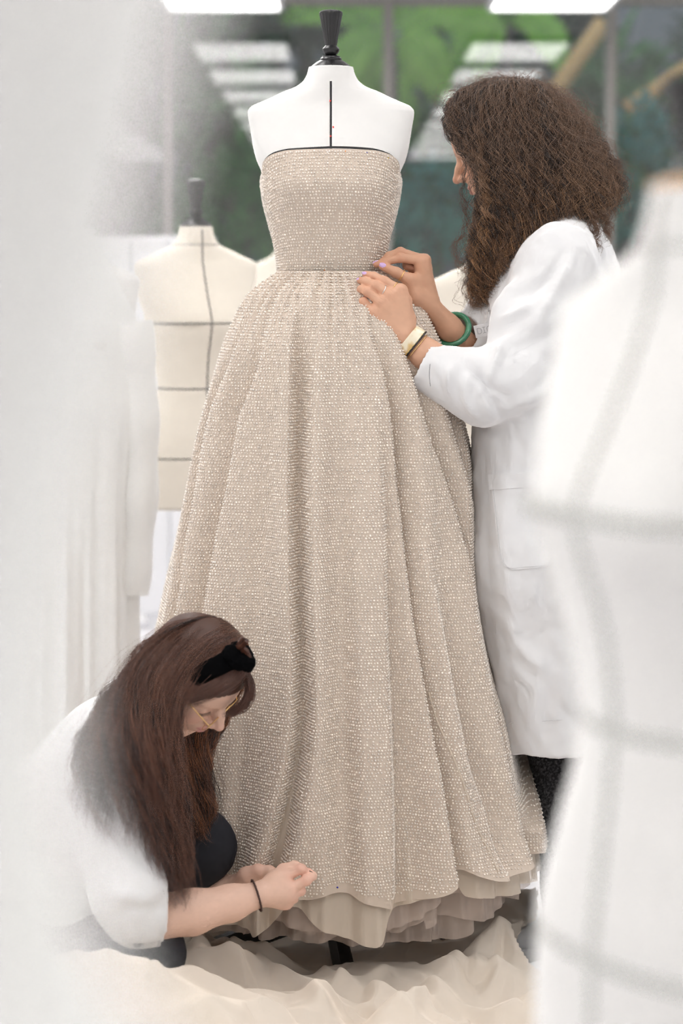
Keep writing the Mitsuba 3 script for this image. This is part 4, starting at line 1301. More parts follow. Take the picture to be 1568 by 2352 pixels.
nl = lambda f, nrm, w=.0048, L=.0135, r=.0062: put(W + "__fingernail", nail(np.asarray(f[3]), np.asarray(f[2]), nrm, w, L, r), "nail_lilac", True, label="lilac polished nail" if W + "__fingernail" not in scene else None)
for f in near:
    nl(f, (-.55, -.70, .45))
nl(th_f, (-.25, -.85, .55), .0064, .0190, .0076)
nl(farh[0], (.15, -.30, .95), .0046, .0150)
ax_ = lambda f, a, b: np.asarray(f[b]) - np.asarray(f[a])
mid = lambda f, a, b, t: np.asarray(f[a]) * (1 - t) + np.asarray(f[b]) * t
put(W + "__ring", ring(mid(near[1], 0, 1, .42), ax_(near[1], 0, 1), .0103, .0009, wob=lambda t: .0032 * np.exp(-(((t - 4.4 + np.pi) % (2 * np.pi) - np.pi) / .5) ** 2)), "silver", True, label="thin silver chevron ring")
put(W + "__ring", ring(mid(near[0], 0, 1, .36), ax_(near[0], 0, 1), .0105, .0010, wob=lambda t: .0004 * np.sin(t * 14)), "gold", True, label="gold beaded ring")
put(W + "__ring", ring(mid(th_f, 1, 2, .62), ax_(th_f, 1, 2), .0118, .0011, wob=lambda t: .0003 * np.sin(t * 18)), "gold", True, label="twisted gold thumb ring")
# bracelets on the near wrist
fd = wr_n - P(975, 812, YN - .006)
fd /= np.linalg.norm(fd)
c0 = P(936, 781, YN - .005)
c1 = P(953, 797, YN - .005)
a_ = np.cross(fd, [0, -1, 0]); a_ /= np.linalg.norm(a_)
b_ = np.cross(fd, a_)
tt_ = np.arange(64) * 2 * np.pi / 64
sec = [(0, .0315), (.001, .0330), (.010, .0345), (.019, .0350), (.020, .0335), (.0195, .0320), (.010, .0318), (.0005, .0308)]
cv = np.array([[c0 + fd * .004 - fd * s + (a_ * math.cos(t) + b_ * math.sin(t) * .80) * r for t in tt_] for s, r in sec])
cf = grid_faces(len(sec), 64, True)
cuff_m = trimesh.Trimesh(np.vstack([cv.reshape(-1, 3)]), np.vstack([cf, np.stack([np.arange(64) + 7 * 64, (np.arange(64) + 1) % 64 + 7 * 64, (np.arange(64) + 1) % 64], 1), np.stack([np.arange(64) + 7 * 64, (np.arange(64) + 1) % 64, np.arange(64)], 1)]), process=False)
put(W + "__bangle", cuff_m, "horn", 40, label="wide pale horn cuff bracelet")
put(W + "__bangle__rim", ring(c0 - fd * .0175, fd, .0345, .0015, 60, 8, .80, b_), "black_lacquer", True, label="dark rim")
links = []
for i in range(46):
    t = i * 2 * np.pi / 46
    q = c1 + fd * .004 + (a_ * math.cos(t) + b_ * math.sin(t) * .82) * .0335
    tg = -a_ * math.sin(t) + b_ * math.cos(t) * .82
    lk = ring(np.zeros(3), fd if i % 2 else (a_ * math.cos(t) + b_ * math.sin(t)), .0019, .0006, 12, 5)
    lk.vertices = lk.vertices + tg * (np.asarray(lk.vertices) @ tg)[:, None] * .35 + q
    links.append(lk)
put(W + "__chain_bracelet", cat(*links), "gold", True, label="gold chain bracelet")
put(W + "__thin_bangle", ring(c1 - fd * .003, fd, .0325, .0011, 60, 8, .84, b_), "gold", True, label="thin rose gold bangle")
fd2 = P(1030, 752, YF + .05) - P(1090, 815, YF + .12)
fd2 /= np.linalg.norm(fd2)
put(W + "__jade_bangle", ring(P(1038, 757, YF + .06), fd2 + np.array([.25, 0, -.1]), .0345, .0058, 72, 16), "jade", True, label="round green jade bangle")

# coat
vc = Vol((.10, 3.95, .30), (.80, 4.86, 1.56), .0055)
vc.chain([P(1272, 520, 4.44), P(1278, 640, 4.44), P(1272, 800, 4.42), P(1266, 1000, 4.38), P(1256, 1300, 4.34), P(1268, 1560, 4.33), P(1285, 1720, 4.33)], [.075, .125, .150, .155, .156, .142, .122], .03)
vc.chain([P(1272, 690, 4.30), P(1266, 1000, 4.26), P(1256, 1300, 4.22), P(1285, 1720, 4.20)], [.10, .152, .154, .120], .03)
vc.chain([P(1272, 690, 4.56), P(1266, 1000, 4.50), P(1256, 1300, 4.46), P(1285, 1720, 4.46)], [.10, .148, .150, .120], .03)
vc.chain([P(1180, 640, 4.36), P(1150, 760, 4.36), P(1165, 900, 4.38)], [.06, .075, .07], .05)
vc.chain([P(1180, 640, 4.50), P(1150, 760, 4.50), P(1165, 900, 4.50)], [.06, .07, .07], .05)
vc.cone(P(1300, 560, 4.38), P(1285, 600, 4.27), .075, .072, .04)
vc.cone(P(1300, 560, 4.52), P(1285, 600, 4.60), .075, .072, .04)
vc.chain([P(1280, 610, 4.255), P(1225, 760, 4.20), P(1180, 875, 4.155)], [.078, .080, .074], .022)
vc.chain([P(1180, 875, 4.155), P(1110, 890, 4.135), P(1040, 868, 4.14), P(968, 838, 4.150)], [.076, .070, .056, .046], .022)
vc.chain([sh_r, P(1230, 760, 4.60), P(1165, 872, 4.56)], [.075, .072, .066], .022)
vc.chain([P(1165, 872, 4.56), P(1110, 826, 4.42), P(1048, 763, 4.298)], [.066, .054, .051], .022)
cn_n = P(952, 826, 4.150) - P(1040, 868, 4.14)
vc.endcut(P(964, 839, 4.150), cn_n, .085)
cf_n = P(1062, 776, 4.325) - P(1110, 826, 4.42)
vc.endcut(P(1053, 768, 4.308), cf_n, .085)
vc.cone(P(1000, 853, 4.147), P(940, 822, 4.15), .0360, .0400, .003, "cut")
vc.cone(P(1080, 796, 4.36), P(1038, 753, 4.28), .0370, .0420, .003, "cut")
hem_p = P(1240, 1688, 4.30)
vc.half(hem_p, np.array([.06, 0, -1.0]))
vc.chain([P(1272, 1500, 4.33), P(1285, 1780, 4.33)], [.115, .104], .01, "cut")
vc.chain([P(1272, 1500, 4.21), P(1285, 1780, 4.20)], [.112, .102], .01, "cut")
vc.chain([P(1272, 1500, 4.45), P(1285, 1780, 4.46)], [.112, .102], .01, "cut")
coat = vc.mesh(2)
FO = [
    ([(1160, 905, 4.1), (1080, 850, 4.1), (1060, 815, 4.1)], -.006, .010), ([(1100, 960, 4.1), (1070, 900, 4.1), (1075, 860, 4.1)], .007, .010), ([(1150, 960, 4.1), (1120, 900, 4.1), (1095, 840, 4.1)], -.006, .009),
    ([(1040, 920, 4.1), (1030, 870, 4.1), (1045, 830, 4.1)], .006, .010), ([(1200, 640, 4.2), (1150, 700, 4.2), (1120, 790, 4.2)], .007, .012), ([(1300, 560, 4.2), (1250, 640, 4.2), (1160, 690, 4.2)], -.006, .012),
    ([(1310, 590, 4.2), (1270, 660, 4.2), (1210, 760, 4.2)], .006, .014), ([(1330, 700, 4.2), (1260, 760, 4.2), (1180, 800, 4.2)], -.004, .016), ([(1300, 830, 4.2), (1220, 900, 4.2), (1140, 930, 4.2)], .006, .014),
    ([(1250, 900, 4.2), (1200, 950, 4.2), (1130, 965, 4.2)], -.004, .010), ([(1180, 760, 4.2), (1130, 820, 4.2), (1110, 880, 4.2)], .006, .010), ([(1230, 690, 4.2), (1180, 720, 4.2), (1140, 740, 4.2)], .005, .009),
    ([(1160, 1000, 4.2), (1155, 1200, 4.2), (1165, 1400, 4.2), (1185, 1600, 4.2)], .005, .022), ([(1110, 1020, 4.2), (1108, 1250, 4.2), (1125, 1450, 4.2)], -.004, .016), ([(1230, 1000, 4.2), (1235, 1300, 4.2), (1240, 1650, 4.2)], -.005, .024),
    ([(1170, 1400, 4.2), (1200, 1480, 4.2), (1260, 1520, 4.2)], .004, .016), ([(1250, 1400, 4.2), (1230, 1500, 4.2), (1215, 1640, 4.2)], .004, .018),
]
coat = fold_push(coat, [(a, b * 2.1, c * .85) for a, b, c in FO], -1, .0085, 22, 3, (1, 1, .6))
put(W + "__coat", coat, "coat", True, label="white cotton work coat with sleeves pushed up")


def cloth_patch(outline, key, mat, lift, label=None, n=40):
    """a patch with rounded outline laid on the coat: outline(u, v) -> pixel"""
    u, v = np.meshgrid(np.linspace(0, 1, n), np.linspace(0, 1, n), indexing="ij")
    q = outline(u.ravel(), v.ravel())
    p, nn = drape(coat, q, lift)
    p2 = p - nn * (lift + .001)
    f = grid_faces(n, n)
    m = trimesh.Trimesh(p, f, process=False)
    if np.asarray(m.face_normals)[:, 1].mean() > 0:
        f = f[:, ::-1]
    idx = np.arange(n * n).reshape(n, n)
    loop = np.r_[idx[0, :-1], idx[:-1, -1], idx[-1, :0:-1], idx[:0:-1, 0]]
    nx = np.roll(loop, -1)
    side = np.vstack([np.stack([loop, nx, nx + n * n], 1), np.stack([loop, nx + n * n, loop + n * n], 1)])
    put(key, trimesh.Trimesh(np.vstack([p, p2]), np.vstack([f, side]), process=False), mat, 45, label=label)


def pocket(u, v):
    x0, x1 = 1129 + 24 * v, 1252 + 26 * v
    y = 1095 + 214 * v - 8 * u
    w = np.clip((v - .80) / .20, 0, 1)
    s = 1 - .36 * (1 - np.sqrt(np.clip(1 - w ** 2, 0, 1)))
    cx = (x0 + x1) / 2
    return np.stack([cx + (u - .5) * (x1 - x0) * s, y], 1)


cloth_patch(pocket, W + "__coat__pocket", "coat", .0040, "patch pocket")
cloth_patch(lambda u, v: np.stack([1126 + 4 * v + (131 + 2 * v) * u, 1090 + 36 * v - 8 * u], 1), W + "__coat__pocket_band", "coat", .0062)
cs, cnr = drape(coat, [(990 - 4 * math.sin(k / 15 * 3.1), 822 + 74 * k / 15) for k in range(3, 14)], .0008)
put(W + "__coat__stitching", tube(smooth_line(cs, 40), .0007, 5), "stitch", True)
pk = [pocket(u, v) for u, v in ((np.full(20, .03), np.linspace(.1, .98, 20)), (np.linspace(.03, .97, 20), np.full(20, .985)), (np.full(20, .97), np.linspace(.98, .1, 20)))]
for q_ in (np.vstack(pk), np.array([(1128, 1126), (1140, 1125), (1200, 1121), (1257, 1117)]), np.array([(1172, 1660), (1220, 1657), (1260, 1654), (1290, 1652)])):
    q, _ = drape(coat, q_, .0045)
    ok = np.r_[True, np.linalg.norm(np.diff(q, axis=0), axis=1) < .06]
    put(W + "__coat__stitching", tube(q[ok], .0005, 5), "stitch_pale", True)
# name tag on the coat front
tagn = P(1096, 762, 4.30)
txt = meshkit.text_mesh("DIOR", .0125, .0006)
tv = np.asarray(txt.vertices) - [0, .006, 0]
rx, rz = np.array([.93, -.30, .22]), np.array([-.22, 0, .97])
rx /= np.linalg.norm(rx); rz -= rx * (rz @ rx); rz /= np.linalg.norm(rz)
rn = np.cross(rx, rz)
bx_ = box((-.004, -.0125, -.0012), (.052, .0125, 0), .0004)
M3 = np.stack([rx, rz, rn], 1)
tag_o = P(1094, 762, 4.245)
put(W + "__coat__name_tag", trimesh.Trimesh(np.asarray(bx_.vertices) @ M3.T + tag_o, bx_.faces, process=False), "coat", 30, label="cloth name tag with grey lettering")
put(W + "__coat__name_tag__lettering", trimesh.Trimesh(tv @ M3.T + tag_o, txt.faces, process=False), "stitch")
# collar, trousers, shoes
put(W + "__coat__collar", tube(smooth_line([P(1215, 520, 4.36), P(1270, 478, 4.37), P(1320, 470, 4.44), P(1290, 480, 4.52)], 30), .017, 12), "coat", True)
vt = Vol((.24, 4.0, .04), (.70, 4.72, .80), .006)
for knee, foot, sg in ((P(1290, 1720, 4.34), P(1320, 2170, 4.10), 1), (P(1285, 1720, 4.46), P(1320, 2120, 4.28), -1)):
    vt.chain([hip + [0, -.08 * sg, -.30], knee, foot], [.078, .066, .058], .02)
put(W + "__trousers", fold_push(vt.mesh(2), [], -1, .003, 18, 9), "jeans_grey", True, label="dark grey mottled jeans")


def sneaker(key, toe, flip=0, lab=None):
    """shoe pointing to -x; toe = the tip on the floor"""
    L = .245

    def turn(m):
        if flip:
            m.vertices = np.asarray(m.vertices) * [-1, 1, 1] + [2 * toe[0], 0, 0]
            m.invert()
        return m
    v = Vol((toe[0] - .03, toe[1] - .07, -.01), (toe[0] + L + .03, toe[1] + .07, .14), .0032)
    v.chain([toe + [.040, 0, .040], toe + [.10, .002, .050], toe + [.17, .002, .062], toe + [.205, 0, .060]], [.030, .036, .040, .038], .02, flat=((0, 0, 1), .92))
    v.cone(toe + [.185, 0, .07], toe + [.195, 0, .125], .038, .036, .02)
    v.half((0, 0, .024), (0, 0, -1))
    put(key, turn(v.mesh(1)), "sneaker", True, label=lab)
    a = np.linspace(0, 2 * np.pi, 90, endpoint=False)
    x, y = toe[0] + L / 2 - .004 + (L / 2) * np.cos(a), toe[1] + np.sin(a) * (.036 + .004 * np.cos(a - 2.6)) * (np.abs(np.sin(a)) ** -.25).clip(0, 1.4)
    rows = [(0.94, .001), (1.0, .006), (1.02, .016), (1.0, .026), (.9, .030)]
    cx_, cy_ = x.mean(), y.mean()
    vv_ = np.array([[(cx_ + (x[i] - cx_) * s, cy_ + (y[i] - cy_) * s, z + (.0035 * math.cos(a[i] * 22) if z < .02 else 0)) for i in range(90)] for s, z in rows])
    vv_[..., 2] = np.maximum(vv_[..., 2], .0005)
    m = trimesh.Trimesh(np.vstack([vv_.reshape(-1, 3), [cx_, cy_, .0005], [cx_, cy_, .030]]), np.vstack([grid_faces(5, 90, True), np.stack([np.full(90, 450), (np.arange(90) + 1) % 90, np.arange(90)], 1), np.stack([np.full(90, 451), np.arange(90) + 360, (np.arange(90) + 1) % 90 + 360], 1)]), process=False)
    put(key + "__sole", turn(m), "sole", True)
    for k in range(4):
        xx = toe[0] + .085 + .022 * k
        put(key + "__lace", turn(tube(smooth_line([[xx, toe[1] - .030, .058 + .006 * k], [xx + .004, toe[1], .088 + .008 * k], [xx + .008, toe[1] + .030, .060 + .006 * k]], 14), .003, 6)), "sole", True)


sneaker(W + "__sneaker", np.array([wx(1152, 2200, 4.25), 4.25, 0]), 0, "white running shoe")
sneaker(W + "__sneaker_001", np.array([wx(1184, 2290, 4.02), 4.02, 0]), 0)

# hair
HG = [
    [(1125, 190, 4.42), (1060, 216, 4.38), (1026, 262, 4.35), (1046, 312, 4.345), (1094, 360, 4.33), (1110, 430, 4.315), (1098, 520, 4.315), (1082, 600, 4.32), (1088, 660, 4.32)],
    [(1150, 186, 4.42), (1090, 222, 4.345), (1070, 290, 4.315), (1108, 370, 4.305), (1122, 450, 4.30), (1104, 560, 4.30), (1090, 640, 4.30), (1086, 708, 4.30)],
    [(1172, 185, 4.42), (1135, 235, 4.325), (1120, 320, 4.295), (1130, 420, 4.285), (1136, 520, 4.285), (1112, 610, 4.29), (1100, 690, 4.295), (1096, 712, 4.30)],
    [(1192, 186, 4.42), (1185, 240, 4.315), (1180, 330, 4.285), (1186, 430, 4.275), (1180, 520, 4.275), (1150, 600, 4.28), (1122, 680, 4.29)],
    [(1206, 188, 4.42), (1235, 245, 4.32), (1246, 330, 4.285), (1250, 420, 4.272), (1228, 495, 4.262), (1180, 570, 4.262), (1160, 610, 4.27)],
    [(1218, 192, 4.42), (1275, 260, 4.335), (1300, 350, 4.30), (1305, 430, 4.285), (1280, 490, 4.27), (1240, 520, 4.265)],
    [(1228, 198, 4.43), (1305, 275, 4.375), (1350, 370, 4.345), (1362, 440, 4.335), (1345, 505, 4.32), (1350, 560, 4.31)],
    [(1238, 206, 4.44), (1328, 290, 4.43), (1394, 372, 4.42), (1424, 428, 4.41), (1412, 478, 4.40), (1396, 515, 4.38)],
]
FAR = [[(x, y, 2 * 4.435 - Y) for x, y, Y in g] for g in HG]
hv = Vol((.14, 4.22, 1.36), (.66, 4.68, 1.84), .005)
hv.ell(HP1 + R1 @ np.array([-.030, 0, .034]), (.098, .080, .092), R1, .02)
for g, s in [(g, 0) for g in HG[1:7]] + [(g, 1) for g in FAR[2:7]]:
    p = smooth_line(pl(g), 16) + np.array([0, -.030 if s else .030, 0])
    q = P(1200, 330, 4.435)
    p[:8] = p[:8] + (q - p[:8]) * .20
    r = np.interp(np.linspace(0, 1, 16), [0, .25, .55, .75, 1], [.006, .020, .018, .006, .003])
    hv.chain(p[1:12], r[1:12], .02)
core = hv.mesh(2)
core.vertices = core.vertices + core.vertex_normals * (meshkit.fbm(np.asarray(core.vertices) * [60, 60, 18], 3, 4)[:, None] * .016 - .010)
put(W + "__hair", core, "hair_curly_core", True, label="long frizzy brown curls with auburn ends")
rnd = np.random.RandomState(21)
N1 = strands_between(HG, 8200, 38, rnd, .008, 12, (.0022, .0034), (.0022, .0125), .045, .00034, (.58, 1.0), .0006, .022, groups=3, weights=[.42, .36, .22])
N2 = strands_between(FAR, 2000, 30, rnd, .007, 10, (.004, .005), (.0025, .009), .048, .00036, (.72, 1.0), .0007, -.015, groups=3, weights=[.42, .36, .22])
S1, Q1 = [], []
TOPG = [[(1160 + 6 * k, 186 + 2 * k, 4.42 + .03 * s), *[(x, y, Y) for x, y, Y in HG[j][1:5]]] for k, j, s in ((0, 0, 0), (2, 2, 0), (4, 4, 0), (6, 6, 0), (8, 7, 0))]
S3, Q3 = strands_between(TOPG + HG[5:], 2000, 20, rnd, .014, 3, (.008, .022), (.003, .014), .05, .00020, (.35, 1.0), .0018, -.012)
curl = [
    ([(1052, 352, 4.37), (1064, 392, 4.355), (1056, 440, 4.35), (1066, 500, 4.35), (1056, 560, 4.35), (1070, 610, 4.35)], 16, .006), ([(1075, 350, 4.345), (1084, 400, 4.33), (1075, 460, 4.33), (1090, 540, 4.33)], 10, .005),
    ([(1090, 600, 4.31), (1080, 660, 4.31), (1092, 700, 4.31), (1100, 716, 4.31)], 70, .013), ([(1110, 600, 4.30), (1098, 650, 4.30), (1112, 690, 4.30), (1098, 712, 4.30)], 70, .013), ([(1135, 590, 4.29), (1120, 640, 4.29), (1128, 675, 4.29)], 60, .013),
    ([(1060, 540, 4.33), (1048, 590, 4.33), (1060, 620, 4.33), (1045, 640, 4.33)], 14, .009), ([(1345, 480, 4.31), (1362, 520, 4.30), (1358, 560, 4.295), (1374, 588, 4.29)], 60, .010), ([(1370, 480, 4.33), (1390, 520, 4.32), (1384, 560, 4.32)], 50, .011),
    ([(1160, 560, 4.27), (1150, 610, 4.27), (1160, 640, 4.275)], 30, .008), ([(1060, 640, 4.32), (1056, 690, 4.32), (1066, 712, 4.32)], 6, .009),
]
for g, n_, a in curl:
    s_, q_ = strands_between([g, [(x + 8, y + 2, Y) for x, y, Y in g]], n_ // 2 * 2, 34, rnd, .003, 2 if n_ < 20 else 8, (.001, .004), (.002, a), .034, .0003, (.8, 1), .0006, .006)
    S1 += s_; Q1 += q_
for g, mname in enumerate(("hair_curly", "hair_curly_dark", "hair_curly_light")):
    ss, qq = N1[g][0] + N2[g][0], N1[g][1] + N2[g][1]
    if g == 0:
        ss, qq = ss + S1, qq + Q1
    if g == 2:
        ss, qq = ss + S3, qq + Q3
    kk = W + "__hair__strands" + (f"_{g:03d}" if g else "")
    hair_entry(kk, ss, qq, mname)
    labels[kk] = {"kind": "stuff"}
be = np.array([[.088, -.014, .024], [.087, -.026, .028], [.080, -.040, .027], [.073, -.050, .021]])
for sgn in (1, -1):
    bs, bq = [], []
    L_ = smooth_line(be * [1, sgn, 1], 40)
    for k in range(110):
        o = L_[rnd.randint(0, 36)] + rnd.randn(3) * [.0006, .0008, .0018]
        e = o + np.array([.0002, -.0055 * sgn, .0018])
        bs.append((np.array([o, (o + e) / 2 + [.0008, 0, .0004], e]) * .94) @ R1.T + HP1)
        bq.append(np.array([.00022, .0002, .00006]))
    hair_entry(W + "__eyebrow" + ("" if sgn > 0 else "_001"), bs, bq, "brow")
# ------------------------------------------------------------------ the crouching woman
C = "person_001"
SK2, LIP2, CHK2 = np.array([.66, .43, .335]), (.56, .25, .23), (.72, .37, .29)
R2 = frame_of((.575, -.31, -.757), (.537, -.558, .632))
YH = 3.76
SC2 = .945
_n = R2 @ np.array([.123, 0, -.029]) * SC2
HP2 = P(510, 1678, YH + _n[1]) - _n
def hl(*p):
    """head frame -> world"""
    q = np.array(p if len(p) == 3 else p[0], float)
    q[..., 2] = np.where(q[..., 2] > 0, q[..., 2] * .82, q[..., 2])
    q[..., 0] = np.where(q[..., 0] < -.02, -.02 + (q[..., 0] + .02) * .78, q[..., 0])
    return (q * SC2) @ R2.T + HP2


hm2 = HEAD.copy()
hc2 = head_colors(hm2, SK2, LIP2, CHK2)
hm2.vertices = hl(np.asarray(hm2.vertices))
neck2 = P(330, 1660, 3.82)
sr, er = P(250, 1770, 3.71), P(318, 2112, 3.60)
sl2, el2 = P(370, 1740, 3.98), P(415, 2070, 3.98)
hip2 = P(110, 2120, 3.80)
vb2 = Vol((-.78, 3.20, .0), (.10, 4.30, 1.12), .009)
vb2.chain([hl(-.03, 0, -.09), neck2, P(250, 1780, 3.80), P(160, 1960, 3.80), hip2], [.046, .062, .095, .095, .11], .05)
vb2.chain([neck2 + [0, -.06, -.03], sr, er], [.05, .05, .036], .03)
vb2.chain([neck2 + [0, .06, -.03], sl2, el2], [.05, .05, .036], .03)
kn_r, ft_r = P(335, 2190, 3.66), P(130, 2290, 3.70)
kn_l, ft_l = P(452, 1945, 3.93), P(270, 2150, 3.98)
vb2.chain([hip2 + [0, -.09, 0], kn_r], [.085, .055], .03)
vb2.chain([hip2 + [0, .09, 0], kn_l, ft_l], [.085, .055, .040], .03)
vb2.chain([kn_r, ft_r], [.055, .04], .03)
body2 = vb2.mesh(1)
YC = 3.76
cr = [pl([(655, 2013, YC), (691, 1996, YC - .002), (702, 2004, YC + .008), (700, 2014, YC + .018)]),
      pl([(667, 2041, YC - .012), (703, 2022, YC - .010), (717, 2012, YC + .000), (710, 2003, YC + .012)]),
      pl([(664, 2058, YC - .014), (690, 2046, YC - .004), (684, 2040, YC + .014), (672, 2040, YC + .022)]),
      pl([(655, 2072, YC - .010), (674, 2064, YC + .002), (668, 2058, YC + .016), (658, 2056, YC + .024)])]
cw = P(598, 2054, YC - .055)
cth = pl([(628, 2026, YC - .010), (652, 2000, YC + .014), (676, 1990, YC + .020), (698, 1999, YC + .022)])
farm = [(er, .041), (P(440, 2095, 3.655), .039), (P(530, 2074, 3.685), .031)]
hand2 = hand_mesh(farm, cw, cr, cth, np.array([-.10, -.86, .48]), scale=.98)
YD = 3.90
cl = [pl([(600, 2003, YD), (624, 2004, YD - .002), (634, 2012, YD), (640, 2020, YD)]), pl([(602, 2014, YD + .010), (626, 2014, YD + .010), (636, 2022, YD + .008), (640, 2030, YD + .004)]),
      pl([(598, 2026, YD + .020), (620, 2028, YD + .018), (630, 2034, YD + .014), (632, 2040, YD + .008)]), pl([(592, 2036, YD + .026), (612, 2040, YD + .024), (620, 2044, YD + .018), (622, 2048, YD + .012)])]
cw2 = P(540, 2036, YD + .012)
cth2 = pl([(566, 2012, YD - .012), (592, 2000, YD - .020), (618, 2000, YD - .022), (638, 2006, YD - .016)])
hand3 = hand_mesh([(el2, .040), (P(460, 2055, 3.955), .036), (P(505, 2044, 3.925), .029)], cw2, cl, cth2, np.array([.0, -.55, .83]), scale=.95)
RED2 = (.72, .33, .26)
um2, uc2 = union([(body2, np.tile(SK2, (len(body2.vertices), 1))), (hm2, hc2), (hand2, hand_colors(hand2, cr, cth, SK2 * [1.04, 1.05, 1.05], RED2, .75)), (hand3, hand_colors(hand3, cl, cth2, SK2, RED2, .6))])
put(C + "__body", um2, "skin", True, color=uc2, label="fair skin of face, forearms and hands")
tag(C, "crouching person with long auburn hair, black headband and glasses holding the gown's hem", "person")
for f, nr in ((cr[0], (.8, -.5, -.2)), (cr[1], (.9, -.3, .2))):
    put(C + "__fingernail", nail(np.asarray(f[3]), np.asarray(f[2]), nr, .0044, .011), "nail_bare", True)
put(C + "__ring", ring(P(715, 2011, YC + .002), cr[1][2] - cr[1][1], .0088, .0011), "black_lacquer", True, label="thin dark ring on the fingertip")
wd = cw - P(530, 2074, 3.685)
put(C + "__hair_tie", ring(P(589, 2057, YC - .060), wd + np.array([.03, 0, .01]), .0285, .0019, 60, 10, .86, np.array([-.10, -.86, .48])), "elastic", True, label="brown hair elastic worn on the wrist")

# coat and rolled sleeves
vk = Vol((-.74, 3.28, .10), (.08, 4.22, 1.06), .0065)
vk.chain([P(318, 1640, 3.82), P(260, 1740, 3.80), P(190, 1860, 3.80), P(130, 2010, 3.80), P(100, 2150, 3.80)], [.066, .105, .125, .130, .145], .04)
vk.chain([P(250, 1730, 3.76), P(190, 1860, 3.74), P(110, 2120, 3.72)], [.080, .10, .11], .04)
vk.chain([P(290, 1720, 3.92), P(220, 1860, 3.92), P(130, 2110, 3.92)], [.085, .11, .12], .04)
vk.chain([P(262, 1730, 3.725), P(268, 1880, 3.66), P(300, 2050, 3.605), P(322, 2092, 3.605)], [.076, .076, .070, .060], .025)
vk.chain([P(318, 2092, 3.605), P(372, 2106, 3.628)], [.060, .054], .015)
vk.chain([sl2, P(400, 1900, 3.98), P(412, 2040, 3.98), P(440, 2062, 3.965)], [.070, .068, .062, .055], .025)
sn = P(440, 2095, 3.655) - er
vk.endcut(P(352, 2110, 3.62), sn, .11)
vk.cone(P(322, 2112, 3.600), P(400, 2104, 3.64), .044, .046, .004, "cut")
coat2 = fold_push(vk.mesh(2), [
    ([(200, 1830, 3.6), (260, 1850, 3.6), (320, 1900, 3.6)], -.008, .014), ([(230, 1920, 3.6), (290, 1960, 3.6), (330, 2010, 3.6)], .009, .015), ([(250, 2040, 3.6), (300, 2030, 3.6), (350, 2060, 3.6)], .008, .012),
    ([(290, 1740, 3.6), (320, 1790, 3.6), (320, 1850, 3.6)], .007, .010), ([(180, 1700, 3.6), (230, 1660, 3.6), (290, 1640, 3.6)], .005, .014), ([(150, 1990, 3.6), (190, 2060, 3.6), (230, 2110, 3.6)], -.006, .016), ([(270, 2090, 3.6), (320, 2060, 3.6), (370, 2070, 3.6)], -.006, .010)], -1, .004, 20, 8)
put(C + "__coat", coat2, "coat", True, label="white work coat with sleeves rolled to the elbow")
put(C + "__coat__collar", tube(smooth_line([P(255, 1600, 3.74), P(275, 1572, 3.78), P(320, 1575, 3.84), P(345, 1610, 3.90)], 30), .015, 12), "coat", True)
# trousers
vt2 = Vol((-.74, 3.36, .01), (.06, 4.26, .52), .0065)
vt2.chain([hip2 + [0, -.09, -.01], kn_r], [.105, .064], .03)
vt2.chain([kn_r, ft_r], [.062, .045], .03)
vt2.chain([hip2 + [0, .09, 0], kn_l], [.105, .068], .03)
vt2.chain([kn_l, ft_l], [.066, .050], .03)
vt2.cone(hip2 + [0, -.09, 0], hip2 + [0, .09, 0], .11, .11, .03)
put(C + "__trousers", fold_push(vt2.mesh(2), [], -1, .004, 20, 6), "navy", True, label="dark navy trousers")
sneaker(C + "__sneaker", np.array([-.40, 3.70, 0]), 1, "white running shoe")
sneaker(C + "__sneaker_001", np.array([-.31, 3.99, 0]), 1)

# glasses
GH = np.array([.338, .923, .185])                                     # hinge to hinge; the lenses are seen almost edge on
GV = np.array([-.79, .39, -.49])
GV = GV - GH * (GV @ GH) / (GH @ GH)
GH, GV = GH / np.linalg.norm(GH), GV / np.linalg.norm(GV)
GN = np.cross(GV, GH)
G0 = P(480, 1668, 3.690)
GE = [P(431, 1612, 3.672), P(396, 1570, 3.690)]


def lens_ring(k):
    a = np.linspace(0, 2 * np.pi, 48, endpoint=False)
    c, s = np.cos(a), np.sin(a)
    r = (np.abs(c) ** 2.6 + np.abs(s) ** 2.6) ** (-1 / 2.6)
    return G0 + GH * (.0315 + .064 * k + .0255 * r * c)[:, None] + GV * (.0125 + .0140 * r * s)[:, None] + GN * (.003 * np.cos(a) ** 2)[:, None]


fr = [tube(lens_ring(k), .0008, 8, closed=True) for k in (0, 1)]
br = tube(smooth_line([G0 + GH * .004, G0 + GH * .03 - GV * .0018, G0 + GH * .0635 + GV * .002, G0 + GH * .096 - GV * .0018, G0 + GH * .123], 30), .0012, 8)
put(C + "__glasses__frame", cat(*fr, br), "gold", True, label="thin gold glasses slid down the nose")
for k in (0, 1):
    q = lens_ring(k)
    put(C + "__glasses__lens", trimesh.Trimesh(np.vstack([q, q.mean(0)]), np.stack([np.arange(48), (np.arange(48) + 1) % 48, np.full(48, 48)], 1), process=False), "lens", True)
    off = GH * .126 * k + np.array([.02, 0, .01]) * k
    put(C + "__glasses__temple", tube(smooth_line([G0 + GH * .126 * k, GE[0] + off, GE[1] + off], 24), .0013, 8), "gold", True)
    e = G0 + GH * (.054 + .019 * k) + GV * .008
    put(C + "__glasses__nose_pad", tube(np.array([e, e - GN * .003 + GV * .003, e - GN * .006 + GV * .005]), .0011, 6), "gold", True)
